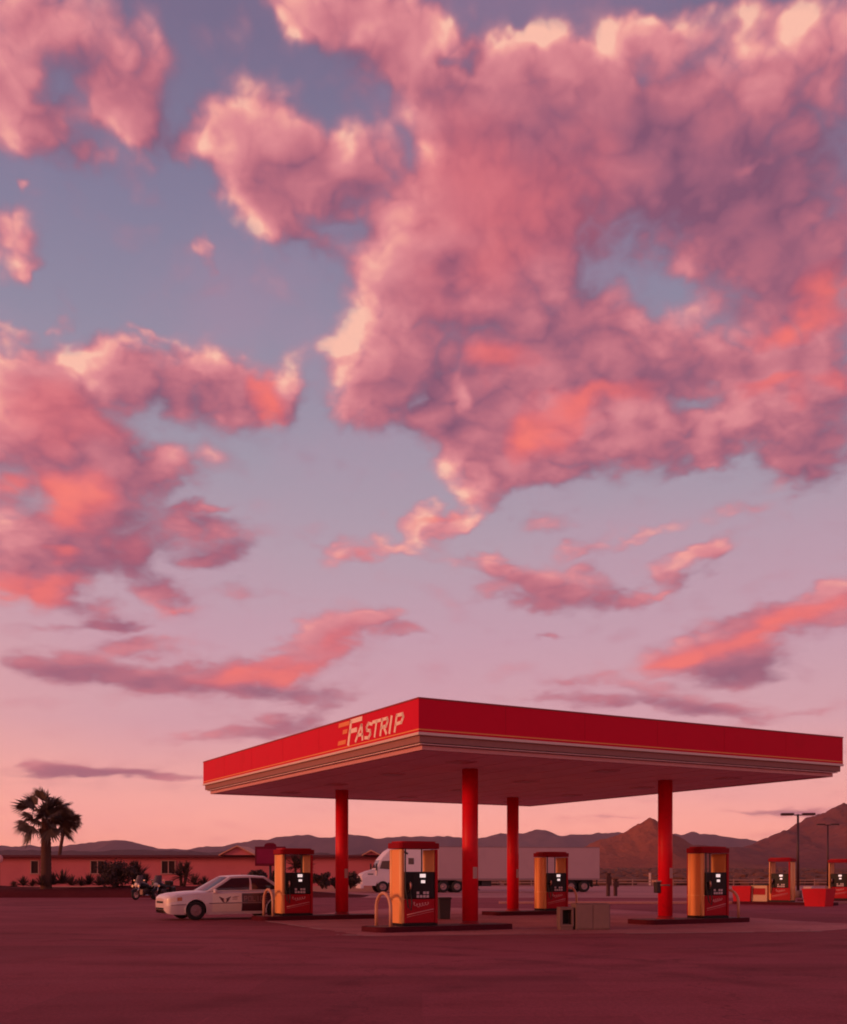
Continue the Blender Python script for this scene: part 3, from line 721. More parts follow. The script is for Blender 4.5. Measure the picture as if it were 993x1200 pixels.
# small things about the pumps
M_DBIN = mat('dark_bin', (.030,.012,.016), .6, var=.15)
b = thing('trash_bin', 'dark square trash bin between the foremost pump and its red column', 'trash bin', (.70, 36.6, 0.009), .2)
o = MB(); o.prism([(-.18,0),(.18,0),(.21,.68),(-.21,.68)], -.19, .19, 'y', bev=.02); o.build('bin_body', M_DBIN, b)
o = MB(); o.box((0, 0, .715), (.46, .44, .07), bev=.02); o.build('lid', M_DBIN, b)
p = cols['right']
b = thing('towel_dispenser', 'small dark paper towel dispenser strapped to the rightmost canopy column', 'dispenser', (p.x-.27, p.y-.08, .0), .3)
o = MB(); o.box((0, 0, 1.13), (.13, .22, .34), bev=.015); o.build('casing', M_DBIN, b)
o = MB(); o.box((-.02, 0, 1.325), (.20, .26, .045), bev=.01); o.build('hood', M_NOTE, b)
o = MB(); o.lathe([(.235, 1.18), (.235, 1.23)], (.27*math.cos(.3)+.0, .0, 0), 24); o.build('strap', M_STEEL, b)
# grey concrete box with a dark opening
M_GREY = mat('grey_concrete', (.175,.085,.083), .85, var=.2, scale=4., bump=.3, bscale=40., dirt=((.12,.05,.05), 3., .5, .75, .6))
b = thing('service_box', 'squat grey concrete box with two panels and a dark side opening', 'service box', (4.55, 29.35, .009), .06)
o = MB(); o.box((.10, .25, .36), (.96, .7, .72), bev=.02); body = o.build('body', M_GREY, b)
for x in (-.135, .335):
    o = MB(); o.box((x, -.105, .37), (.445, .014, .64), bev=.01); o.build('panel', mat('grey_panel', (.20,.10,.097), .75, var=.18, scale=5.), body)
o = MB(); y0, y1 = -.08, .44
o.box((-.62, .18, .585), (.38, .52, .07), bev=.01); o.box((-.62, .18, .115), (.38, .52, .07), bev=.01)
o.box((-.775, .18, .35), (.07, .52, .40)); o.box((-.455, .18, .35), (.05, .52, .40)); o.box((-.62, .40, .35), (.24, .05, .39))
o.build('side_hatch', M_GREY, b)
o = MB(); o.box((-.62, .30, .35), (.23, .02, .38)); o.build('dark_opening', M_BLACK, b)
o = MB(); o.box((-.62, .18, .04), (.34, .48, .08)); o.build('foot', M_GREY, b)

# ------------------------------------------------------------------ the far island on the right
RZ2 = R(-38); E2 = Vector((math.cos(RZ2), math.sin(RZ2), 0)); B2 = Vector((X(917, 55), 55, 0)); B3 = Vector((X(990, 59), 59.5, 0))
i2 = island((B2.x+E2.x*.1, B2.y+E2.y*.1, .0), RZ2, 5.2, 1.3, 'far dark kerbed island carrying a red box and a pump on the right')
i3 = island((B3.x+E2.x*.2, B3.y+E2.y*.2, .0), RZ2, 5.0, 1.3, 'far dark kerbed island cut by the right edge of the view')
dup(pump, (B2.x, B2.y, .153), RZ2, 'far fuel pump standing between the pale cabinet and the tall lamp post', 'fuel pumps')
dup(pump, (B3.x, B3.y, .153), RZ2, 'far fuel pump at the right edge of the view', 'fuel pumps')
M_TUB = mat('red_tub_paint', (.55,.008,.022), .55, var=.15, spec=.15, dirt=((.36,.008,.016), 2., .5, .8, .5))
M_SOIL = mat('planter_soil', (.05,.02,.016), .95)
def tub(loc, rz, w, d, h, label, wall=.07, flare=.06):
    t = thing('square_planter', label, 'planter', loc, rz, 'red square planters by the far pumps')
    o = MB()
    def rect(k, z, g=0): return [(sx*(w/2*k-g), sy*(d/2*k-g), z) for sx, sy in ((-1,-1),(1,-1),(1,1),(-1,1))]
    a, b_, c, e = rect(1-flare, 0), rect(1+flare, h), rect(1+flare, h, wall), rect(1-flare, h*.75, wall)
    L = [[o.bm.verts.new(p) for p in q] for q in (a, b_, c, e)]
    for P_, Q_ in zip(L, L[1:]):
        for k in range(4): o.bm.faces.new((P_[k], P_[(k+1) % 4], Q_[(k+1) % 4], Q_[k]))
    o.bm.faces.new(L[0]); o.build('tub', M_TUB, t)
    o = MB(); o.box((0, 0, h*.78), (w*(1+flare)-2*wall-.02, d*(1+flare)-2*wall-.02, .04)); o.build('soil', M_SOIL, t)
    return t
q = B2-E2*2.0; tub((q.x, q.y, .153), RZ2, .95, .85, .80, 'smaller red square planter left of the pale cabinet')
q = Vector((X(960, 52), 52, 0)); tub((q.x, q.y, .004), RZ2-.1, 1.10, 1.05, .86, 'large red square planter in front of the lamp posts', flare=.10)
b = thing('pale_cabinet', 'pale cabinet with a red panel between red planter and far pump', 'cabinet', (B2.x-E2.x*1.12, B2.y-E2.y*1.12, .153), RZ2)
o = MB(); o.box((0, 0, .42), (.85, .5, .84), bev=.02); cb = o.build('casing', mat('pale_cabinet_paint', (.62,.36,.22), .5), b)
o = MB(); o.box((0, -.256, .52), (.66, .016, .34), bev=.006); o.build('red_panel', M_PRED, cb)
o = MB(); o.box((0, 0, .865), (.91, .56, .05), bev=.01); o.build('top', M_BLACK, b)
q = B2+E2*1.35
b = thing('utility_pedestal', 'small pale pedestal box between the far pump and the lamp post', 'pedestal', (q.x, q.y, .153), RZ2)
o = MB(); o.box((0, 0, .40), (.42, .34, .80), bev=.03); o.build('casing', mat('pale_grey_box', (.55,.34,.33), .5), b)
o = MB(); o.box((0, -.172, .45), (.32, .012, .5), bev=.004); o.build('door', mat('pale_grey_box', (.55,.34,.33), .5), b)
# lamp posts
M_POLE = mat('dark_bronze_pole', (.055,.018,.022), .5, .3, var=.1)
def lamp_post(loc, rz, h, arm, label):
    t = thing('street_lamp', label, 'lamp post', loc, rz, 'twin headed lamp posts')
    o = MB(); o.lathe([(.26, 0), (.26, .45), (.20, .5)], n=20); o.build('footing', M_GREY, t)
    o = MB(); o.cyl((0, 0, .5), (0, 0, h), .10, .075, 12); o.build('pole', M_POLE, t)
    o = MB(); o.box((0, 0, h-.06), (.5, .07, .07)); o.build('bracket', M_POLE, t)
    for s in (-1, 1):
        o = MB(); o.box((s*arm*.36, 0, h+.0), (arm*.42, .42, .16), bev=.03); a = o.build('lamp_head', M_POLE, t)
        o = MB(); o.box((s*arm*.36, 0, h-.088), (arm*.34, .34, .014)); o.build('lens', M_LENS, a)
    return t
lamp_post((X(935.5, 72), 72, 0), -.1, 5.65, 1.95, 'taller dark twin headed lamp post behind the far pump')
lamp_post((X(970.5, 100), 100, 0), -.1, 6.3, 1.75, 'smaller dark twin headed lamp post farther back near the right edge')
# ------------------------------------------------------------------ the white car
M_CAR = mat('white_car_paint', (.74,.55,.55), .32, var=.05, spec=.6, coat=.5)
M_DOORW = mat('pale_door_paint', (.86,.66,.56), .32, var=.04, coat=.4)
M_DOORD = mat('dark_door_paint', (.075,.020,.030), .30, var=.1, coat=.4)
M_GLASS = mat('tinted_window', (.060,.020,.028), .14, var=.02, spec=.6)
M_TYRE = mat('tyre_rubber', (.014,.007,.008), .8)
M_RIM = mat('dull_rim', (.30,.15,.16), .5, .3)
M_LAMPW = mat('clear_lamp', (.80,.56,.46), .35, spec=.4)
M_LAMPR = mat('red_lamp', (.35,.01,.01), .2)
M_AMBER = mat('amber_lamp', (.55,.12,.02), .2)
M_CHROME = mat('chrome', (.60,.46,.46), .15, .95, var=.03)
M_UNDER = mat('dark_underbody', (.010,.005,.006), .9)
def interp(tab, x):
    for i in range(len(tab)-1):
        a, b = tab[i], tab[i+1]
        if a[0] >= x >= b[0]:
            f = (a[0]-x)/(a[0]-b[0])
            p0 = tab[max(i-1, 0)]; p3 = tab[min(i+2, len(tab)-1)]
            r = []
            for k in range(1, len(a)):
                m1 = (b[k]-p0[k])*.5; m2 = (p3[k]-a[k])*.5
                r.append((2*f**3-3*f*f+1)*a[k]+(f**3-2*f*f+f)*m1+(-2*f**3+3*f*f)*b[k]+(f**3-f*f)*m2)
            return r
    return list(tab[0][1:]) if x > tab[0][0] else list(tab[-1][1:])
CARX = [(2.44,.34,.70,.54), (2.40,.25,.77,.70), (2.31,.21,.83,.81), (2.1,.19,.88,.875), (1.6,.18,.93,.91), (1.05,.18,.955,.92), (.4,.18,.975,.925), (-.6,.18,.985,.925), (-1.3,.19,1.00,.92), (-1.8,.21,1.00,.90), (-2.2,.24,.985,.86), (-2.42,.28,.95,.78), (-2.50,.35,.88,.64)]
def body_pt(x, v, side=1, off=0.):
    zb, zt, hw = interp(CARX, x)
    zs = zt-.07
    if v <= .66:
        a = v/.66; z = zb+(zs-zb)*a
        y = hw*(1-.13*(1-a)**3-.055*a**3-.010*abs(math.sin(a*PI*2)))
    else:
        a = (v-.66)/.34; y = hw*.935*math.cos(a*PI/2)**.75; z = zs+(.07+.035)*math.sin(a*PI/2)**.8
    return Vector((x, side*(y+off*(v < .7)), z+(off if v >= .7 else 0)))
GH = dict(bf=(1.06,.80,.955), br=(-1.80,.79,.99), tf=(.18,.61,1.46), tr=(-1.10,.60,1.45))
def gh_pt(u, v, side=1, off=0.):
    """side of the cabin: u 0 front .. 1 rear, v 0 belt .. 1 roof"""
    L = lambda a, b, f: tuple(a[i]+(b[i]-a[i])*f for i in range(3))
    b = L(GH['bf'], GH['br'], u); t = L(GH['tf'], GH['tr'], u)
    p = L(b, t, v)
    return Vector((p[0], side*(p[1]+.055*math.sin(PI*v)+.02*math.sin(PI*u)+off), p[2]+.022*math.sin(PI*u)*v))
WH = ((1.46, .33), (-1.40, .33))
def make_car(loc, rz, label):
    t = thing('parked_car', label, 'car', loc, rz)
    o = MB(); NU, NV = 200, 44
    for side in (-1, 1):
        def keep(u, v):
            x = 2.44-4.94*u
            if v > .66: return True
            p = body_pt(x, v)
            return not any((p.x-wx)**2+(p.z-wz)**2 < .375**2 for wx, wz in WH)
        o.grid(lambda u, v: body_pt(2.44-4.94*u, v, side), NU, NV, keep)
    for x, k in ((2.44, 1), (-2.5, 1)):
        ring = [body_pt(x, j/20, 1) for j in range(21)]+[body_pt(x, j/20, -1) for j in range(20, -1, -1)]
        o.face(ring)
    body = o.build('body', M_CAR, t, weld=True)
    o = MB(); o.box((0, 0, .42), (4.4, 1.36, .34)); o.box((0, 0, .30), (1.9, 1.62, .2)); o.build('underbody', M_UNDER, t)
    # cabin shell
    o = MB()
    for side in (-1, 1): o.grid(lambda u, v: gh_pt(u, v, side), 24, 12)
    def across(u, v, e):                                                 # windscreen / roof / rear screen strips
        a, b = gh_pt(e, v if e in (0, 1) else 1, 1), None
        return a
    def strip(f):
        o.grid(f, 12, 16)
    def scr(e, off=0.):
        def f(u, v):
            a, b = gh_pt(e, v, 1), gh_pt(e, v, -1); k = 1-(2*u-1)**2
            p = a.lerp(b, u); n = (.10 if e == 0 else -.08)*k
            return Vector((p.x+n+(off if e == 0 else -off), p.y, p.z+.03*k*v+abs(off)))
        return f
    strip(scr(0)); strip(scr(1))
    def roof(u, v):
        a, b = gh_pt(v, 1, 1), gh_pt(v, 1, -1); k = 1-(2*u-1)**2
        p = a.lerp(b, u); n = .10*(1-v)**6-.08*v**6
        return Vector((p.x+n*k, p.y, p.z+.03*k+.012*k*math.sin(PI*v)))
    o.grid(roof, 12, 24); o.build('cabin', M_CAR, t, weld=True)
    def pane(name, f, nu, nv): 
        q = MB(); q.grid(f, nu, nv); return q.build(name, M_GLASS, t)
    pane('windscreen', lambda u, v: scr(0, .006)(.07+u*.86, .05+v*.88), 10, 10)
    pane('rear_window', lambda u, v: scr(1, .006)(.08+u*.84, .10+v*.80), 10, 10)
    for side in (-1, 1):
        pane('side_window', lambda u, v: gh_pt(.045+.475*u-.0*v+(.035*v*(1-u)), .07+.82*v, side, .006), 10, 8)
        pane('side_window', lambda u, v: gh_pt(.555+.36*u-.03*v*u, .07+.82*v, side, .006), 10, 8)
        def panel(x0, x1, m, name):
            q = MB(); q.grid(lambda u, v: body_pt(x0+(x1-x0)*u, .09+.55*v, side, .007), 24, 16,
                             lambda u, v: all((x0+(x1-x0)*u-wx)**2+(body_pt(x0+(x1-x0)*u, .09+.55*v).z-wz)**2 > .40**2 for wx, wz in WH))
            d = q.build(name, m, t)
            h = MB(); hx = x1+.16; p = body_pt(hx, .56, side, .02); h.box(p, (.17, .03, .035), bev=.01); h.build('handle', M_CAR if m is not M_DOORD else M_DOORD, d)
            return d
        fd = panel(.90, -.12, M_DOORW, 'door'); rd = panel(-.145, -1.20, M_DOORD, 'door')
        rd['label'] = 'dark rear door with block lettering'; fd['label'] = 'pale front door with a winged emblem'
        if side == 1:
            def on(x, z, off=.014):                                      # a point on the flank
                lo, hi = .05, .66
                for _ in range(24):
                    m_ = (lo+hi)/2
                    if body_pt(x, m_).z < z: lo = m_
                    else: hi = m_
                return body_pt(x, lo, 1, off)
            em = MB()
            for sx in (-1, 1):                                           # spread wings of three feathers over a shield
                for k in range(3):
                    a = [(0, .70-k*.045), (sx*.21-sx*k*.04, .79-k*.06), (sx*.20-sx*k*.045, .745-k*.065), (0, .655-k*.045)]
                    em.face([on(.46+p[0], p[1]) for p in a])
            em.build('emblem', mat('dark_emblem', (.12,.03,.04), .5), fd)
            sh = MB(); sh.face([on(.46+p[0], p[1], .017) for p in ((-.05, .70), (.05, .70), (.045, .62), (0, .57), (-.045, .62))]); sh.build('shield', mat('pale_shield', (.85,.62,.48), .4), fd)
            ln = MB()
            for z in (.74, .68): ln.face([on(x, zz) for x, zz in ((.20, z), (.02, z), (.02, z+.03), (.20, z+.03))])
            ln.build('small_print', mat('faint_print', (.45,.24,.22), .5), fd)
            # block lettering on the dark door
            LB = {'P': LET['P'], 'O': [[(0,0),(0,1),(1,1),(1,0),(0,0)]], 'L': [[(0,1),(0,0),(1,0)]], 'I': [[(.5,0),(.5,1)]], 'C': [[(1,1),(0,1),(0,0),(1,0)]], 'E': [[(1,1),(0,1),(0,0),(1,0)],[(0,.5),(.8,.5)]]}
            q = MB()
            for i, ch in enumerate('POLICE'):
                x0 = -.23-i*.148
                for seg in LB[ch]:
                    for (u0, v0), (u1, v1) in zip(seg, seg[1:]):
                        p0 = Vector((x0-u0*.095, .63+v0*.15)); p1 = Vector((x0-u1*.095, .63+v1*.15)); d = (p1-p0).normalized(); n = Vector((-d.y, d.x))*.013; e = d*.012
                        q.face([on(c.x, c.y, .012+.0004*i) for c in (p0-e-n, p1+e-n, p1+e+n, p0-e+n)])
            q.build('lettering', mat('faded_letters', (.30,.13,.14), .5), rd)
        m = MB(); p = gh_pt(.06, .08, side); m.box((p.x-.02, side*(.90), .97), (.10, .20, .13), bev=.04); m.build('mirror', M_CAR, t)
        # lamps wrap round the corners
        q = MB(); q.grid(lambda u, v: body_pt(2.41-.30*u, .47+.155*v, side, .008), 8, 4); q.build('headlight', M_LAMPW, t)
        q = MB(); q.grid(lambda u, v: body_pt(2.09-.16*u, .48+.13*v, side, .008), 6, 4); q.build('indicator', M_AMBER, t)
        q = MB(); q.grid(lambda u, v: body_pt(-2.48+.22*u, .48+.15*v, side, .008), 6, 4); q.build('tail_light', M_LAMPR, t)
        q = MB(); q.grid(lambda u, v: body_pt(2.30-4.65*u, .335+.03*v, side, .012), 120, 1, lambda u, v: all((2.35-4.7*u-wx)**2+(.5-wz)**2 > .42**2 for wx, wz in WH)); q.build('rub_strip', mat('grey_strip', (.26,.14,.15), .6), t)
        for wx, wz in WH:
            q = MB(); q.tube([(wx+.375*math.cos(R(a)), side*(interp(CARX, wx)[2]*.975), wz+.375*math.sin(R(a))) for a in range(-18, 199, 9)], .018, 6); q.build('arch_lip', M_CAR, t)
    q = MB(); q.box((2.42, 0, .60), (.05, .78, .07), bev=.01); q.build('grille', M_UNDER, t)
    q = MB(); q.box((2.435, 0, .38), (.05, .9, .07), bev=.02); q.build('air_intake', M_UNDER, t)
    for wx, wz in WH:
        for side in (-1, 1):
            w = MB(); y = side*.79
            w.lathe([(.20, -.10), (.29, -.105), (.322, -.085), (.325, 0), (.322, .085), (.29, .105), (.20, .10)], (wx, y, .325), 32, 'y', False); w = w.build('wheel', M_TYRE, t)
            r = MB(); r.lathe([(.205, -.06), (.205, .075*1), (.18, .085), (.10, .07), (.05, .09), (.0, .095)] if side > 0 else [(.205, .06), (.205, -.075), (.18, -.085), (.10, -.07), (.05, -.09), (.0, -.095)], (wx, y, .325), 24, 'y')
            for k in range(7):
                a = 2*PI*k/7; r.box((wx+.115*math.cos(a), y+side*.085, .325+.115*math.sin(a)), (.11, .02, .03), Euler((0, -a, 0)).to_matrix())
            r.build('rim', M_RIM, w)
    return t
pl_ = cols['left']-ER*OFF
cp = pl_+EL*1.98-ER*1.60
make_car((cp.x, cp.y, .006), TH+PI, 'white sedan with one dark lettered rear door and an emblem on its front door')

# ------------------------------------------------------------------ the truck
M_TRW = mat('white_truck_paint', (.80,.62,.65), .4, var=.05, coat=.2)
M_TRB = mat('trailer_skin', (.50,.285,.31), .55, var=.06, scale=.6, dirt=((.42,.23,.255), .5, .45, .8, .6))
M_TDK = mat('dark_frame', (.030,.014,.017), .7)
def make_truck(loc, rz):
    t = thing('semi_truck', 'white sleeper cab semi truck with a long plain trailer behind the pumps', 'truck', loc, rz)
    def sp(pts): return [(-s, z) for s, z in pts]
    W = 1.2
    o = MB()
    o.prism(sp([(1.5,.75),(6.3,.75),(6.3,4.02),(4.3,4.05),(3.0,3.95),(2.45,3.62),(1.80,2.90),(1.42,2.08),(1.42,1.2)]), -W, W, 'y', bev=.10)
    o.build('cab', M_TRW, t)
    o = MB(); o.prism(sp([(.12,.78),(.10,1.45),(.26,1.68),(.8,1.90),(1.48,2.08),(1.48,1.2),(2.45,1.2),(2.45,1.0),(1.3,1.0),(1.2,.78)]), -1.02, 1.02, 'y', bev=.08); o.build('hood', M_TRW, t)
    for s in (-1, 1):
        f = MB(); pts = [(2.0+.72*math.cos(R(a)), .62+.72*math.sin(R(a))) for a in range(0, 181, 15)]+[(1.0,.62),(.25,.8),(.22,1.25),(.5,1.42),(1.7,1.46),(2.8,1.2),(2.82,.62)]
        f = MB(); f.prism(sp([(.20,.62),(.18,1.28),(.7,1.46),(1.4,1.50),(2.2,1.48),(2.75,1.15),(2.75,.62)]+[(2.0+.62*math.cos(R(a)), .60+.62*math.sin(R(a))) for a in range(0, 181, 15)]+[(1.36,.62)]), s*.78, s*1.22, 'y'); f.build('fender', M_TRW, t)
        k = MB(); k.prism(sp([(1.46,1.50),(1.49,1.50),(1.52,2.06),(1.49,2.06)]), s*1.0, s*1.205, 'y'); k.box((-.95, s*1.026, 1.62), (.5, .02, .09)); k.build('hood_gap', M_TDK, t)
        k = MB(); k.box((-2.95, s*1.20, .72), (1.0, .12, .34), bev=.02); k.box((-2.95, s*1.205, 1.02), (.8, .10, .04)); k.build('step', M_TDK, t)
        k = MB(); k.prism(sp([(2.92,1.0),(2.95,1.0),(2.95,3.6),(2.92,3.6)]), s*1.19, s*1.206, 'y'); k.build('cab_seam', M_TDK, t)
        h = MB(); h.box((-.22, s*.98, 1.10), (.12, .34, .20), bev=.05); h.build('headlight', M_LAMPW, t)
        g = MB(); g.prism(sp([(1.72,2.10),(1.92,2.76),(2.80,2.80),(2.80,2.02)]), s*1.196, s*1.215, 'y'); g.build('side_window', M_GLASS, t)
        d = MB(); d.prism(sp([(1.70,1.45),(1.66,2.0),(1.69,2.06),(2.9,2.0),(2.9,1.05),(2.5,1.05)]), s*1.19, s*1.212, 'y', bev=.008); d = d.build('door', M_TRW, t)
        hh = MB(); hh.box((-2.7, s*1.225, 1.75), (.18, .03, .04)); hh.build('handle', M_TDK, d)
        g = MB(); g.box((-4.5, s*1.205, 2.75), (.5, .02, .55), bev=.008); g.build('sleeper_window', M_GLASS, t)
        v = MB(); v.box((-3.9, s*1.205, 3.55), (.7, .02, .16), Euler((0, R(-28), 0)).to_matrix()); v.build('fairing_mark', M_TDK, t)
        m = MB(); m.box((-1.40, s*1.42, 2.25), (.12, .20, .62), bev=.04); m.tube([(-1.6, s*1.15, 2.15), (-1.45, s*1.38, 2.15)], .025, 6); m.build('mirror', M_TDK, t)
        k = MB(); k.cyl((-3.2, s*1.0, .72), (-5.0, s*1.0, .72), .33, n=20); k.build('fuel_tank', M_CHROME, t)
        e = MB(); e.cyl((-6.42, s*.95, 1.0), (-6.42, s*.95, 3.9), .09, n=12); e.build('exhaust_stack', M_CHROME, t)
    g = MB(); g.box((-.11, 0, 1.14), (.06, 1.15, .62), bev=.03); g = g.build('grille', M_TDK, t)
    q = MB()
    for k in range(6): q.box((-.075, 0, .90+k*.095), (.02, 1.05, .03))
    q.build('grille_bar', M_CHROME, g)
    b = MB(); b.box((-.16, 0, .56), (.34, 2.4, .40), bev=.09); b.build('bumper', M_TRW, t)
    w = MB(); w.face([(-1.425, -1.05, 2.14), (-1.425, 1.05, 2.14), (-1.755, 1.0, 2.84), (-1.755, -1.0, 2.84)]); w.build('windscreen', M_GLASS, t)
    c = MB(); c.box((-6.5, 0, .80), (9.0, .9, .28)); c.box((-8.0, 0, 1.04), (1.6, .9, .1)); c.build('chassis', M_TDK, t)
    # trailer
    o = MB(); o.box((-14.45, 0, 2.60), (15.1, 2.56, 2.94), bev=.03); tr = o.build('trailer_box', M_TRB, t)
    r = MB()
    for s in (-1, 1): r.box((-14.45, s*1.285, 1.17), (15.1, .03, .14)); r.box((-14.45, s*1.285, 4.03), (15.1, .03, .07))
    r.build('side_rail', mat('rail_metal', (.28,.16,.18), .45, .5), tr)
    o = MB()
    for s in (-1, 1):
        o.box((-10.6, s*.9, .70), (.14, .14, .86)); o.box((-10.6, s*.9, .24), (.34, .30, .05))
    o.build('landing_leg', M_TDK, t)
    o = MB(); o.box((-11.4, 0, .80), (.9, 2.0, .5), bev=.03); o.build('side_box', M_TDK, t)
    o = MB(); o.box((-20.0, 0, .92), (3.2, 1.1, .34)); o.box((-21.95, 0, .62), (.1, 2.3, .12)); o.box((-21.95, .7, .85), (.08, .1, .5)); o.box((-21.95, -.7, .85), (.08, .1, .5)); o.build('bogie', M_TDK, t)
    for s in (-1, 1):
        f = MB(); f.box((-21.3, s*1.1, .75), (.02, .6, .6)); f.build('mud_flap', M_TDK, t)
    for sx in (2.0, 7.4, 8.65, 19.3, 20.55):
        for s in (-1, 1):
            wd = .30 if sx == 2.0 else .56; y = s*(1.08 if sx == 2.0 else .94)
            w = MB(); w.lathe([(.29, -wd/2), (.48, -wd/2), (.52, -wd/2+.05), (.52, wd/2-.05), (.48, wd/2), (.29, wd/2)], (-sx, y, .52), 28, 'y', False); w = w.build('wheel', M_TYRE, t)
            r = MB(); k = s*wd/2
            r.lathe([(.295, k-s*.03), (.29, k+s*.012), (.25, k+s*.012), (.22, k-s*.07), (.12, k-s*.05), (.10, k+s*.04), (0, k+s*.05)], (-sx, y, .52), 24, 'y'); r.build('rim', mat('truck_rim', (.34,.19,.20), .4, .5), w)
    return t
make_truck((X(419.5, 93), 93, .008), R(193))

# ------------------------------------------------------------------ two touring motorcycles
def make_bike():
    t = thing('motorcycle', 'bike', 'motorcycle', group='touring motorcycles parked side by side')
    for x in (.82, -.80):
        w = MB(); w.lathe([(.20, -.06), (.29, -.075), (.32, -.04), (.325, 0), (.32, .04), (.29, .075), (.20, .06)], (x, 0, .325), 28, 'y', False); w = w.build('wheel', M_TYRE, t)
        r = MB(); r.lathe([(.205, -.05), (.205, .05)], (x, 0, .325), 24, 'y'); r.cyl((x, -.09, .325), (x, .09, .325), .05, n=10)
        for k in range(8):
            a = PI*k/4; r.cyl((x, 0, .325), (x+.2*math.cos(a), 0, .325+.2*math.sin(a)), .012, n=5)
        r.build('rim', M_CHROME, w)
    o = MB()
    for s in (-1, 1): o.tube([(.84, s*.11, .325), (.60, s*.11, .98)], .034, 10)
    o.build('fork', M_CHROME, t)
    o = MB(); o.grid(lambda u, v: (.82+.37*math.cos(R(20+130*u)), (v-.5)*.2, .325+.37*math.sin(R(20+130*u))+.02*math.sin(PI*v)), 12, 4); o.build('mudguard', M_BLACK, t)
    o = MB(); o.lathe([(.0, -.42), (.15, -.36), (.20, -.05), (.19, .16), (.10, .30), (0, .32)], (.18, 0, .86), 16, 'x'); o.build('tank', M_BLACK, t)
    o = MB(); o.prism([(.05,.74),(-.25,.70),(-.62,.80),(-.95,.82),(-.95,.92),(-.62,.90),(-.30,.80),(.05,.84)], -.17, .17, 'y', bev=.03); o.build('seat', M_RUB, t)
    o = MB(); o.box((.02, 0, .46), (.62, .34, .40), bev=.06); o.cyl((.12, -.25, .5), (.12, .25, .5), .12, n=14); o.cyl((-.15, -.24, .42), (-.15, .24, .42), .13, n=14); o.build('engine', mat('engine_metal', (.09,.045,.05), .4, .7), t)
    o = MB(); o.tube([(.45, 0, .9), (.1, 0, .62), (-.75, 0, .6), (-.80, .12, .325)], .035, 8); o.tube([(-.75, 0, .6), (-.80, -.12, .325)], .035, 8); o.build('frame', M_BLACK, t)
    for s in (-1, 1):
        o = MB(); o.tube([(.2, s*.2, .30), (-.3, s*.24, .26), (-1.0, s*.25, .30)], [.035, .045, .055], 10); o.build('exhaust', M_CHROME, t)
        o = MB(); o.box((-.78, s*.33, .62), (.60, .22, .36), bev=.07); o.build('saddlebag', M_BLACK, t)
        o = MB(); o.lathe([(.0, -.07), (.07, -.04), (.085, .05), (.08, .06)], (.78, s*.24, .86), 12, 'x'); o.build('spot_lamp', M_CHROME, t)
        o = MB(); o.box((.50, s*.40, 1.20), (.03, .14, .09), bev=.02); o.build('mirror', M_CHROME, t)
    o = MB(); o.tube([(.42, -.42, 1.06), (.55, -.30, 1.10), (.56, 0, 1.02), (.55, .30, 1.10), (.42, .42, 1.06)], .018, 8); o.build('handlebar', M_CHROME, t)
    o = MB(); o.lathe([(0, -.12), (.11, -.08), (.13, .06), (.12, .07), (0, .085)], (.74, 0, .93), 18, 'x'); o.build('headlight', M_LAMPW, t)
    o = MB(); o.grid(lambda u, v: (.70-.16*v-.14*(2*u-1)**2, (u-.5)*.62*(1-.25*v), 1.02+.50*v), 10, 6); o.build('windshield', mat('pale_windshield', (.07,.028,.034), .2, spec=.4), t)
    o = MB(); o.box((-.98, 0, 1.02), (.36, .46, .30), bev=.07); o.build('top_case', M_BLACK, t)
    return t
bike = make_bike()
bike.location = (X(170, 66), 66, .007); bike.rotation_euler = (0, 0, R(-118)); bike['label'] = 'left of two dark touring motorcycles parked behind the nose of the white car'
dup(bike, (X(189.5, 66.8), 66.8, .007), R(-104), 'right of two dark touring motorcycles parked behind the nose of the white car')
# ------------------------------------------------------------------ the long motel
M_STUC = mat('pink_stucco', (.54,.125,.150), .92, var=.1, scale=.25, bump=.3, bscale=20., dirt=((.45,.095,.120), .3, .45, .75, .7))
M_ROOFM = mat('dark_roof_edge', (.13,.030,.042), .85, var=.15, spec=.1)
M_ROOFL = mat('sunlit_gable_roof', (.58,.235,.16), .7, var=.1)  # gable roofs: the low sun's glow is put into this pale orange
M_FRAME = mat('pale_frame', (.42,.19,.18), .6)
DM = 100.
x0, x1 = X(-150, DM), X(500, DM)
mo = thing('motel', 'long low pink stucco building behind the palms with a dark flat roof edge', 'building', ((x0+x1)/2, DM, 0))
cx = (x0+x1)/2; LW = x1-x0
ZR = 3.22
o = MB(); o.box((0, 5., ZR/2), (LW, 10., ZR)); wall = o.build('wall', M_STUC, mo)
o = MB(); o.box((0, 4.8, ZR+.06), (LW+.8, 11.0, .12)); o.box((0, 5.2, ZR+.17), (LW-.6, 9.6, .10)); o.build('roof', M_ROOFM, mo)
o = MB(); o.box((0, -.02, .25), (LW-.1, .05, .5)); o.build('plinth', M_FRAME, wall)
def window(px0, px1, z0, z1, panes):
    a, b = X(px0, DM)-cx, X(px1, DM)-cx; w = b-a
    f = MB(); t_ = .09
    f.box(((a+b)/2, -.05, z1+t_/2), (w+2*t_, .10, t_)); f.box(((a+b)/2, -.07, z0-t_/2), (w+2*t_+.1, .14, t_))
    f.box((a-t_/2, -.05, (z0+z1)/2), (t_, .10, z1-z0-.004)); f.box((b+t_/2, -.05, (z0+z1)/2), (t_, .10, z1-z0-.004))
    for k in range(1, panes): f.box((a+w*k/panes, -.04, (z0+z1)/2), (.09, .08, z1-z0-.004))
    f = f.build('window', M_FRAME, mo)
    g = MB(); g.box(((a+b)/2, -.012, (z0+z1)/2), (w, .02, z1-z0)); g.build('pane', mat('dark_window', (.03,.008,.012), .4, spec=.15), f)
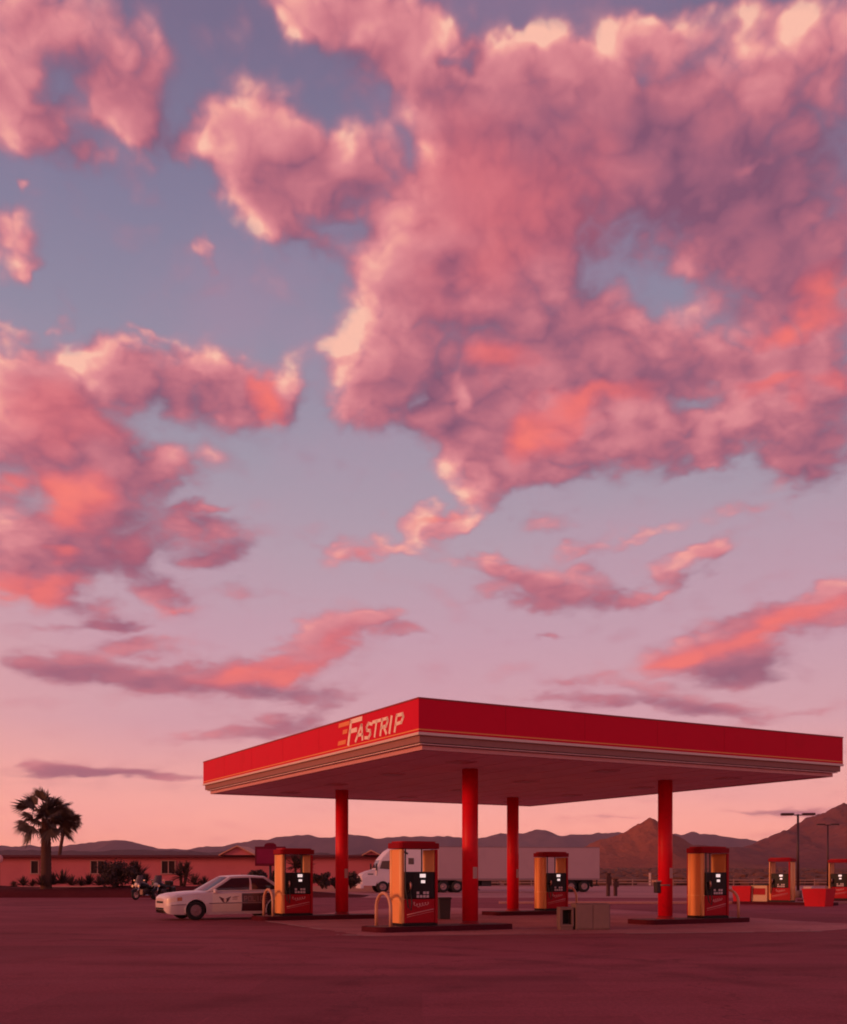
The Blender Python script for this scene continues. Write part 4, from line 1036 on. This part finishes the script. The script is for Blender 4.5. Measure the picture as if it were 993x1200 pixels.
for a in ((-80,-70,1), (-30,-18,2), (37,45,1), (107,122,2), (190,205,2), (455,470,2)): window(a[0], a[1], 1.72, 2.86, a[2])
for px, w, h in ((281, 36, .72), (436, 15, .30)):
    xx = X(px, DM)-cx; hw = w/2/F_PX*DM
    o = MB(); o.prism([(xx-hw, ZR+.19), (xx+hw, ZR+.19), (xx+.1, ZR+.19+h), (xx-.1, ZR+.19+h)], -1.2, 5.0, 'y'); g = o.build('gable', M_STUC, mo)
    o = MB()
    for s in (-1, 1):
        A = Vector((xx+s*(hw+.25), ZR+.12)); B = Vector((xx, ZR+.25+h)); n = Vector((0, .12))
        o.prism([tuple(A), tuple(B), tuple(B+n), tuple(A+n)], -1.5, 5.2, 'y')
    o.build('gable_roof', M_ROOFL, g)
o = MB(); o.box((X(400, DM)-cx, -.03, 1.05), (1.0, .06, 2.1)); o = o.build('door', mat('motel_door', (.13,.035,.04), .6), mo)

# sign board on a pole in front of the motel
M_MAROON = mat('maroon_board', (.15,.008,.028), .6, spec=.06); M_MAROON2 = mat('magenta_board', (.25,.014,.060), .6, var=.2, scale=2., spec=.06)
sg = thing('sign_board', 'dark maroon sign board on a pole behind the left pump', 'sign', (X(317, 78), 78, 0))
o = MB(); o.cyl((0, .0, 0), (0, 0, 2.3), .09, n=12); o.build('pole', M_POLE, sg)
o = MB(); o.box((0, 0, 2.92), (2.25, .22, 1.42), bev=.05); bd = o.build('board', M_MAROON, sg)
o = MB(); o.box((0, -.115, 2.92), (1.95, .02, 1.05), bev=.008); o.build('face', M_MAROON2, bd)
o = MB(); o.prism([(-.45, 3.63), (.45, 3.63), (.40, 3.80), (.2, 3.90), (-.2, 3.90), (-.40, 3.80)], -.09, .09, 'y'); o.build('topper', M_MAROON, sg)
# round sign at the left edge
sg = thing('round_sign', 'round pink sign disc on a short post at the left edge of the view', 'sign', (X(-1., 73), 73, .4))
o = MB(); o.cyl((0, 0, 0), (0, 0, 2.2), .05, n=10); o.build('post', M_POLE, sg)
o = MB(); o.lathe([(0, -.04), (.28, -.03), (.30, 0), (.28, .03), (0, .04)], (0, -.06, 2.25), 24, 'y'); o.build('disc', mat('pink_disc', (.65,.28,.30), .5), sg)

# ------------------------------------------------------------------ palms and shrubs
M_TRUNK = mat('palm_trunk', (.090,.028,.020), .95, var=.3, scale=5., bump=.6, bscale=12.)
M_FROND = mat('palm_frond', (.060,.026,.016), .7, var=.35, scale=1.2)
M_FROND2 = mat('dry_frond', (.12,.048,.026), .85, var=.3)
M_LEAF = mat('dark_leaf', (.050,.016,.014), .75, var=.45, scale=2.5)
M_SPIKE = mat('spiky_leaf', (.062,.020,.019), .7, var=.4, scale=2.)
def fan_frond(o, c, az, el, stem, fan, rnd):
    """one fan leaf: arching stalk, then a pleated fan split into tips, turned at random about its stalk"""
    d = Vector((math.cos(az)*math.cos(el), math.sin(az)*math.cos(el), math.sin(el)))
    side = Vector((-math.sin(az), math.cos(az), 0)); up = d.cross(side)
    if up.z < 0: up = -up
    p1 = c+d*stem-Vector((0, 0, .08*stem)); w = .03
    o.face([c-side*w, c+side*w, p1+side*w*.6, p1-side*w*.6])
    ro = R(rnd.uniform(-65, 65)); side = side*math.cos(ro)+up*math.sin(ro)
    n = 15; d2 = (d-Vector((0, 0, .10+.25*math.cos(el)))).normalized(); side = (side-d2*side.dot(d2)).normalized()
    for i in range(n):
        a = R(-64+128*i/(n-1)); l = fan*(.66+.34*math.cos(a*.9))*rnd.uniform(.88, 1.08)
        dr = (d2*math.cos(a)+side*math.sin(a)).normalized()
        q = (side*math.cos(a)-d2*math.sin(a)); wd = l*math.sin(R(128/(n-1)/2))*.95
        m = p1+dr*l*.6; tip = p1+dr*l-Vector((0, 0, 1))*l*rnd.uniform(.03, .18)
        o.face([p1, m-q*wd*.62, tip, m+q*wd*.62])
def palm(loc, h, rad, tr, label, seed, nf=30, lean=(0, 0), group='fan palms in front of the motel'):
    rnd = random.Random(seed)
    t = thing('palm_tree', label, 'palm tree', loc, 0, group)
    o = MB(); prof = []; N = int(h*7)
    ringp = []
    o = MB()
    pts, rr = [], []
    for i in range(N+1):
        f = i/N; pts.append((lean[0]*f*f, lean[1]*f*f, h*f)); rr.append(tr*(1.12-.22*f+.10*math.exp(-f*9))*(1+(.07 if i % 2 else -.03)))
    o.tube(pts, rr, 14); 
    o.build('trunk', M_TRUNK, t)
    top = Vector((lean[0], lean[1], h))
    sk = MB()
    for i in range(60):                                                  # cut stalk stubs and dry skirt under the crown
        a = rnd.random()*2*PI; z = h-rnd.uniform(.05, 1.0); d = Vector((math.cos(a), math.sin(a), 0)); s = Vector((-d.y, d.x, 0))*.05
        p = Vector((top.x, top.y, z))+d*tr*.8; q = p+d*rnd.uniform(.10, .26)+Vector((0, 0, rnd.uniform(-.3, .18)))
        sk.face([p-s, p+s, q+s*.6, q-s*.6])
    for i in range(5):
        fan_frond(sk, top+Vector((0, 0, -.25)), rnd.random()*2*PI, R(rnd.uniform(-75, -55)), rad*.14, rad*.24, rnd)
    sk.build('dry_skirt', M_FROND2, t)
    cr = MB(); ga = PI*(3-5**.5)
    for i in range(nf):
        f = (i+.5)/nf; el = R(86-116*f**.78+rnd.uniform(-8, 8)); az = i*ga+rnd.uniform(-.25, .25)
        k = rnd.uniform(.85, 1.12)
        fan_frond(cr, top+Vector((0, 0, .12*(1-f))), az, el, rad*rnd.uniform(.38, .46)*k, rad*.46*k, rnd)
    for i in range(nf//2):                                               # young leaves packed round the heart
        fan_frond(cr, top+Vector((rnd.uniform(-.12, .12), rnd.uniform(-.12, .12), rnd.uniform(-.2, .15))), rnd.random()*2*PI, R(rnd.uniform(0, 88)), rad*rnd.uniform(.03, .24), rad*rnd.uniform(.34, .50), rnd)
    cr.build('crown', M_FROND, t)
    return t
palm((X(54, 75), 75, .45), 5.05, 2.75, .34, 'tall fan palm with a thick trunk standing in front of the pink motel', 4, 32)
palm((X(67.5, 119), 119, 0), 7.4, 2.5, .19, 'thinner fan palm rising behind the motel roof, half hidden by the tall palm', 9, 26, (.9, 0))

def spiky(loc, h, w, n, label, seed, stems=1, group=None, name='yucca_plant', cat='yucca'):
    """stems carrying rosettes of stiff pointed blades"""
    rnd = random.Random(seed); t = thing(name, label, cat, loc, rnd.random()*6, group)
    st, fo = MB(), MB(); has = False
    for k in range(stems):
        a = rnd.random()*2*PI; r = (w*.32*rnd.uniform(.3, 1)) if stems > 1 else 0
        hh = h*(rnd.uniform(.35, .75) if stems > 1 else .22)
        c = Vector((r*math.cos(a), r*math.sin(a), hh)); 
        if stems > 1:
            st.tube([(c.x*.3, c.y*.3, 0), (c.x*.7, c.y*.7, hh*.5), tuple(c)], [.11, .09, .08], 8); has = True
        L = (h-hh)*1.02 if stems > 1 else h*.85
        for i in range(n):
            az = rnd.random()*2*PI; el = R(rnd.uniform(-25 if stems > 1 else 4, 88)); l = L*rnd.uniform(.7, 1.05)*(1 if el > .5 else .9)
            l = min(l, w*.62/max(.35, math.cos(el)))
            d = Vector((math.cos(az)*math.cos(el), math.sin(az)*math.cos(el), math.sin(el))); s = Vector((-math.sin(az), math.cos(az), 0))*l*rnd.uniform(.035, .055)
            m = c+d*l*.5; tip = c+d*l-Vector((0, 0, l*.08))
            fo.face([c-s*.7, m-s, tip, m+s]); fo.face([c+s*.7, c-s*.7, m-s*.2, m+s*.2])
    if has: st.build('stem', M_TRUNK, t)
    fo.build('leaves', M_SPIKE, t)
    return t
def bushy(loc, h, w, n, label, seed, group=None):
    """branching shrub: leaf faces gathered in uneven clumps"""
    rnd = random.Random(seed); t = thing('desert_shrub', label, 'shrub', loc, rnd.random()*6, group)
    st, fo = MB(), MB()
    cl = []
    for k in range(11):
        a = rnd.random()*2*PI; r = w*.36*rnd.random()**.6; z = h*rnd.uniform(.25, .88)*(1-.35*(r/(w*.5))**2)
        cl.append((Vector((r*math.cos(a), r*math.sin(a), z)), rnd.uniform(.16, .27)*min(w, h)))
        st.tube([(0, 0, 0), (r*.4*math.cos(a), r*.4*math.sin(a), z*.5), tuple(cl[-1][0])], [.05, .035, .015], 5)
    for i in range(n):
        c, r = cl[rnd.randrange(len(cl))]
        d = Vector((rnd.gauss(0, 1), rnd.gauss(0, 1), rnd.gauss(0, .8))).normalized()
        p = c+d*r*rnd.uniform(.35, 1.25); p.z = max(.03, p.z)
        q = Vector((rnd.gauss(0, 1), rnd.gauss(0, 1), rnd.gauss(0, 1))).normalized(); s = q.cross(d).normalized(); l = rnd.uniform(.10, .22)*min(1, h)
        fo.face([p-s*l*.35, p+q*l*.5, p+s*l*.35, p-q*l*.5])
    st.build('branches', M_TRUNK, t); fo.build('leaves', M_LEAF, t)
    return t
def g(px, d): return (X(px, d), d, .55 if 73 < d < 80 else 0.)
bushy(g(135, 76), 2.55, 3.3, 3600, 'biggest dark leafy shrub, right of the tall palm', 11)
spiky(g(157, 77), 2.2, 1.6, 60, 'tall branching yucca against the pink wall above the motorcycles', 12, 4)
spiky(g(213, 77), 2.15, 2.2, 55, 'wide branching yucca right of the motorcycles, above the hood of the car', 13, 5)
spiky(g(166, 79), 1.3, 1.4, 60, 'short yucca between the big shrub and the motorcycles', 18, 3)
low = [(16, .55), (27, .8), (38, .62), (49, .9), (63, 1.0), (73, 1.25), (84, .85), (95, .75), (104, .95), (116, .85), (228, 1.0), (240, .8), (252, .65), (-14, .8)]
for i, (px, h) in enumerate(low):
    lab = 'low dark agave in the row along the planted bank' if px < 150 else 'low dark agave on the bank just above the roof of the white car'
    spiky(g(px, 74.5+(i % 3)*.8), h*1.3, h*2.3, 80, lab, 30+i, 1, 'low agaves on the bank left' if px < 150 else 'low agaves behind the car', 'agave_plant', 'agave')
bushy(g(268, 77), 1.0, 1.9, 1200, 'low leafy shrub behind the windscreen of the white car', 14)
spiky(g(284, 76), 1.15, 1.5, 90, 'agave behind the roof of the white car', 15, 1, None, 'agave_plant', 'agave')
bushy(g(304, 77), 1.45, 2.1, 1700, 'dark shrub under the maroon sign board', 16)
bushy(g(328, 79), 1.4, 1.9, 1500, 'dark shrub seen at the gold edge of the left pump', 17)
spiky(g(351, 78), 3.0, 1.8, 60, 'tall yucca seen through the left pump', 19, 4)
bushy(g(378, 77), 1.2, 1.7, 1500, 'dark shrub between the left pump and the leftmost column', 20)
bushy(g(411, 78), 1.25, 1.6, 1500, 'dark shrub between the leftmost column and the truck nose', 21)
bushy(g(393, 79), .8, 1.4, 800, 'smallest dark shrub beside the leftmost column', 22)

# ------------------------------------------------------------------ beyond the road
M_WOOD = mat('brown_post', (.085,.026,.020), .9, var=.25)
for px, d, h, lab in ((713, 77, 1.62, 'taller of two brown wooden posts left of the rightmost column'), (721.5, 78, 1.2, 'shorter of two brown wooden posts left of the rightmost column')):
    t = thing('wooden_post', lab, 'post', (X(px, d), d, .006), .3, 'pair of wooden posts by the road')
    o = MB(); o.box((0, 0, h/2), (.22, .22, h), bev=.02); o.build('post', M_WOOD, t)
    o = MB(); o.box((0, 0, h+.02), (.34, .34, .10), bev=.02); o.box((.0, -.14, h*.72), (.40, .04, h*.34), bev=.01); o.build('cap', M_WOOD, t)
t = thing('marker_post', 'slim white marker post beyond the road', 'marker post', (X(762, 165), 165, 0))
o = MB(); o.box((0, 0, .95), (.34, .12, 1.9), bev=.04); o.build('post', mat('white_marker', (.70,.45,.40), .6), t)
o = MB(); o.box((0, 0, 1.93), (.38, .16, .06), bev=.02); o.build('cap', M_FRAME, t)
t = thing('rail_fence', 'low pale rail fence running along the far side of the road', 'fence', (34, 158, 0))
o = MB()
for z in (.45, .85): o.box((0, -.08, z), (84, .06, .14))
o.build('rail', mat('weathered_rail', (.36,.18,.15), .8, var=.2), t)
for k in range(29):
    o = MB(); o.box((-42+k*3, 0, .5), (.14, .1, 1.0), bev=.01); o.build('post', mat('weathered_rail', (.36,.18,.15), .8), t)
# ------------------------------------------------------------------ the air: pale dusk haze round the whole place
hz = MB(); hz.box((0, 4200, 149), (19000, 9400, 300))
hm = bpy.data.materials.new('dusk_air'); hm.use_nodes = True
t = NT(hm.node_tree); hm.node_tree.nodes.clear()
pv = t.node('ShaderNodeVolumePrincipled'); pv.inputs['Color'].default_value = (.97, .72, .79, 1); pv.inputs['Density'].default_value = 5e-5; pv.inputs['Anisotropy'].default_value = .1
mo_ = t.node('ShaderNodeOutputMaterial'); t.l.new(pv.outputs[0], mo_.inputs['Volume'])
hz = tag(hz.build('haze', hm), kind='stuff')
# ------------------------------------------------------------------ sun and view
sl = bpy.data.lights.new('sun', 'SUN'); sl.energy = 1.7; sl.angle = R(10); sl.color = (1., .40, .20)
so = bpy.data.objects.new('sun', sl); COL.objects.link(so)
so.rotation_euler = SUN_DIR.to_track_quat('Z', 'Y').to_euler()
vs = SC.view_settings
SC.display_settings.display_device = 'sRGB'
vs.view_transform = 'Standard'; vs.look = 'None'; vs.exposure = 0.; vs.gamma = 1.; vs.use_curve_mapping = False
SC.cycles.use_denoising = True
SC.cycles.max_bounces = 8; SC.cycles.diffuse_bounces = 5
SC.cycles.filter_width = 1.9
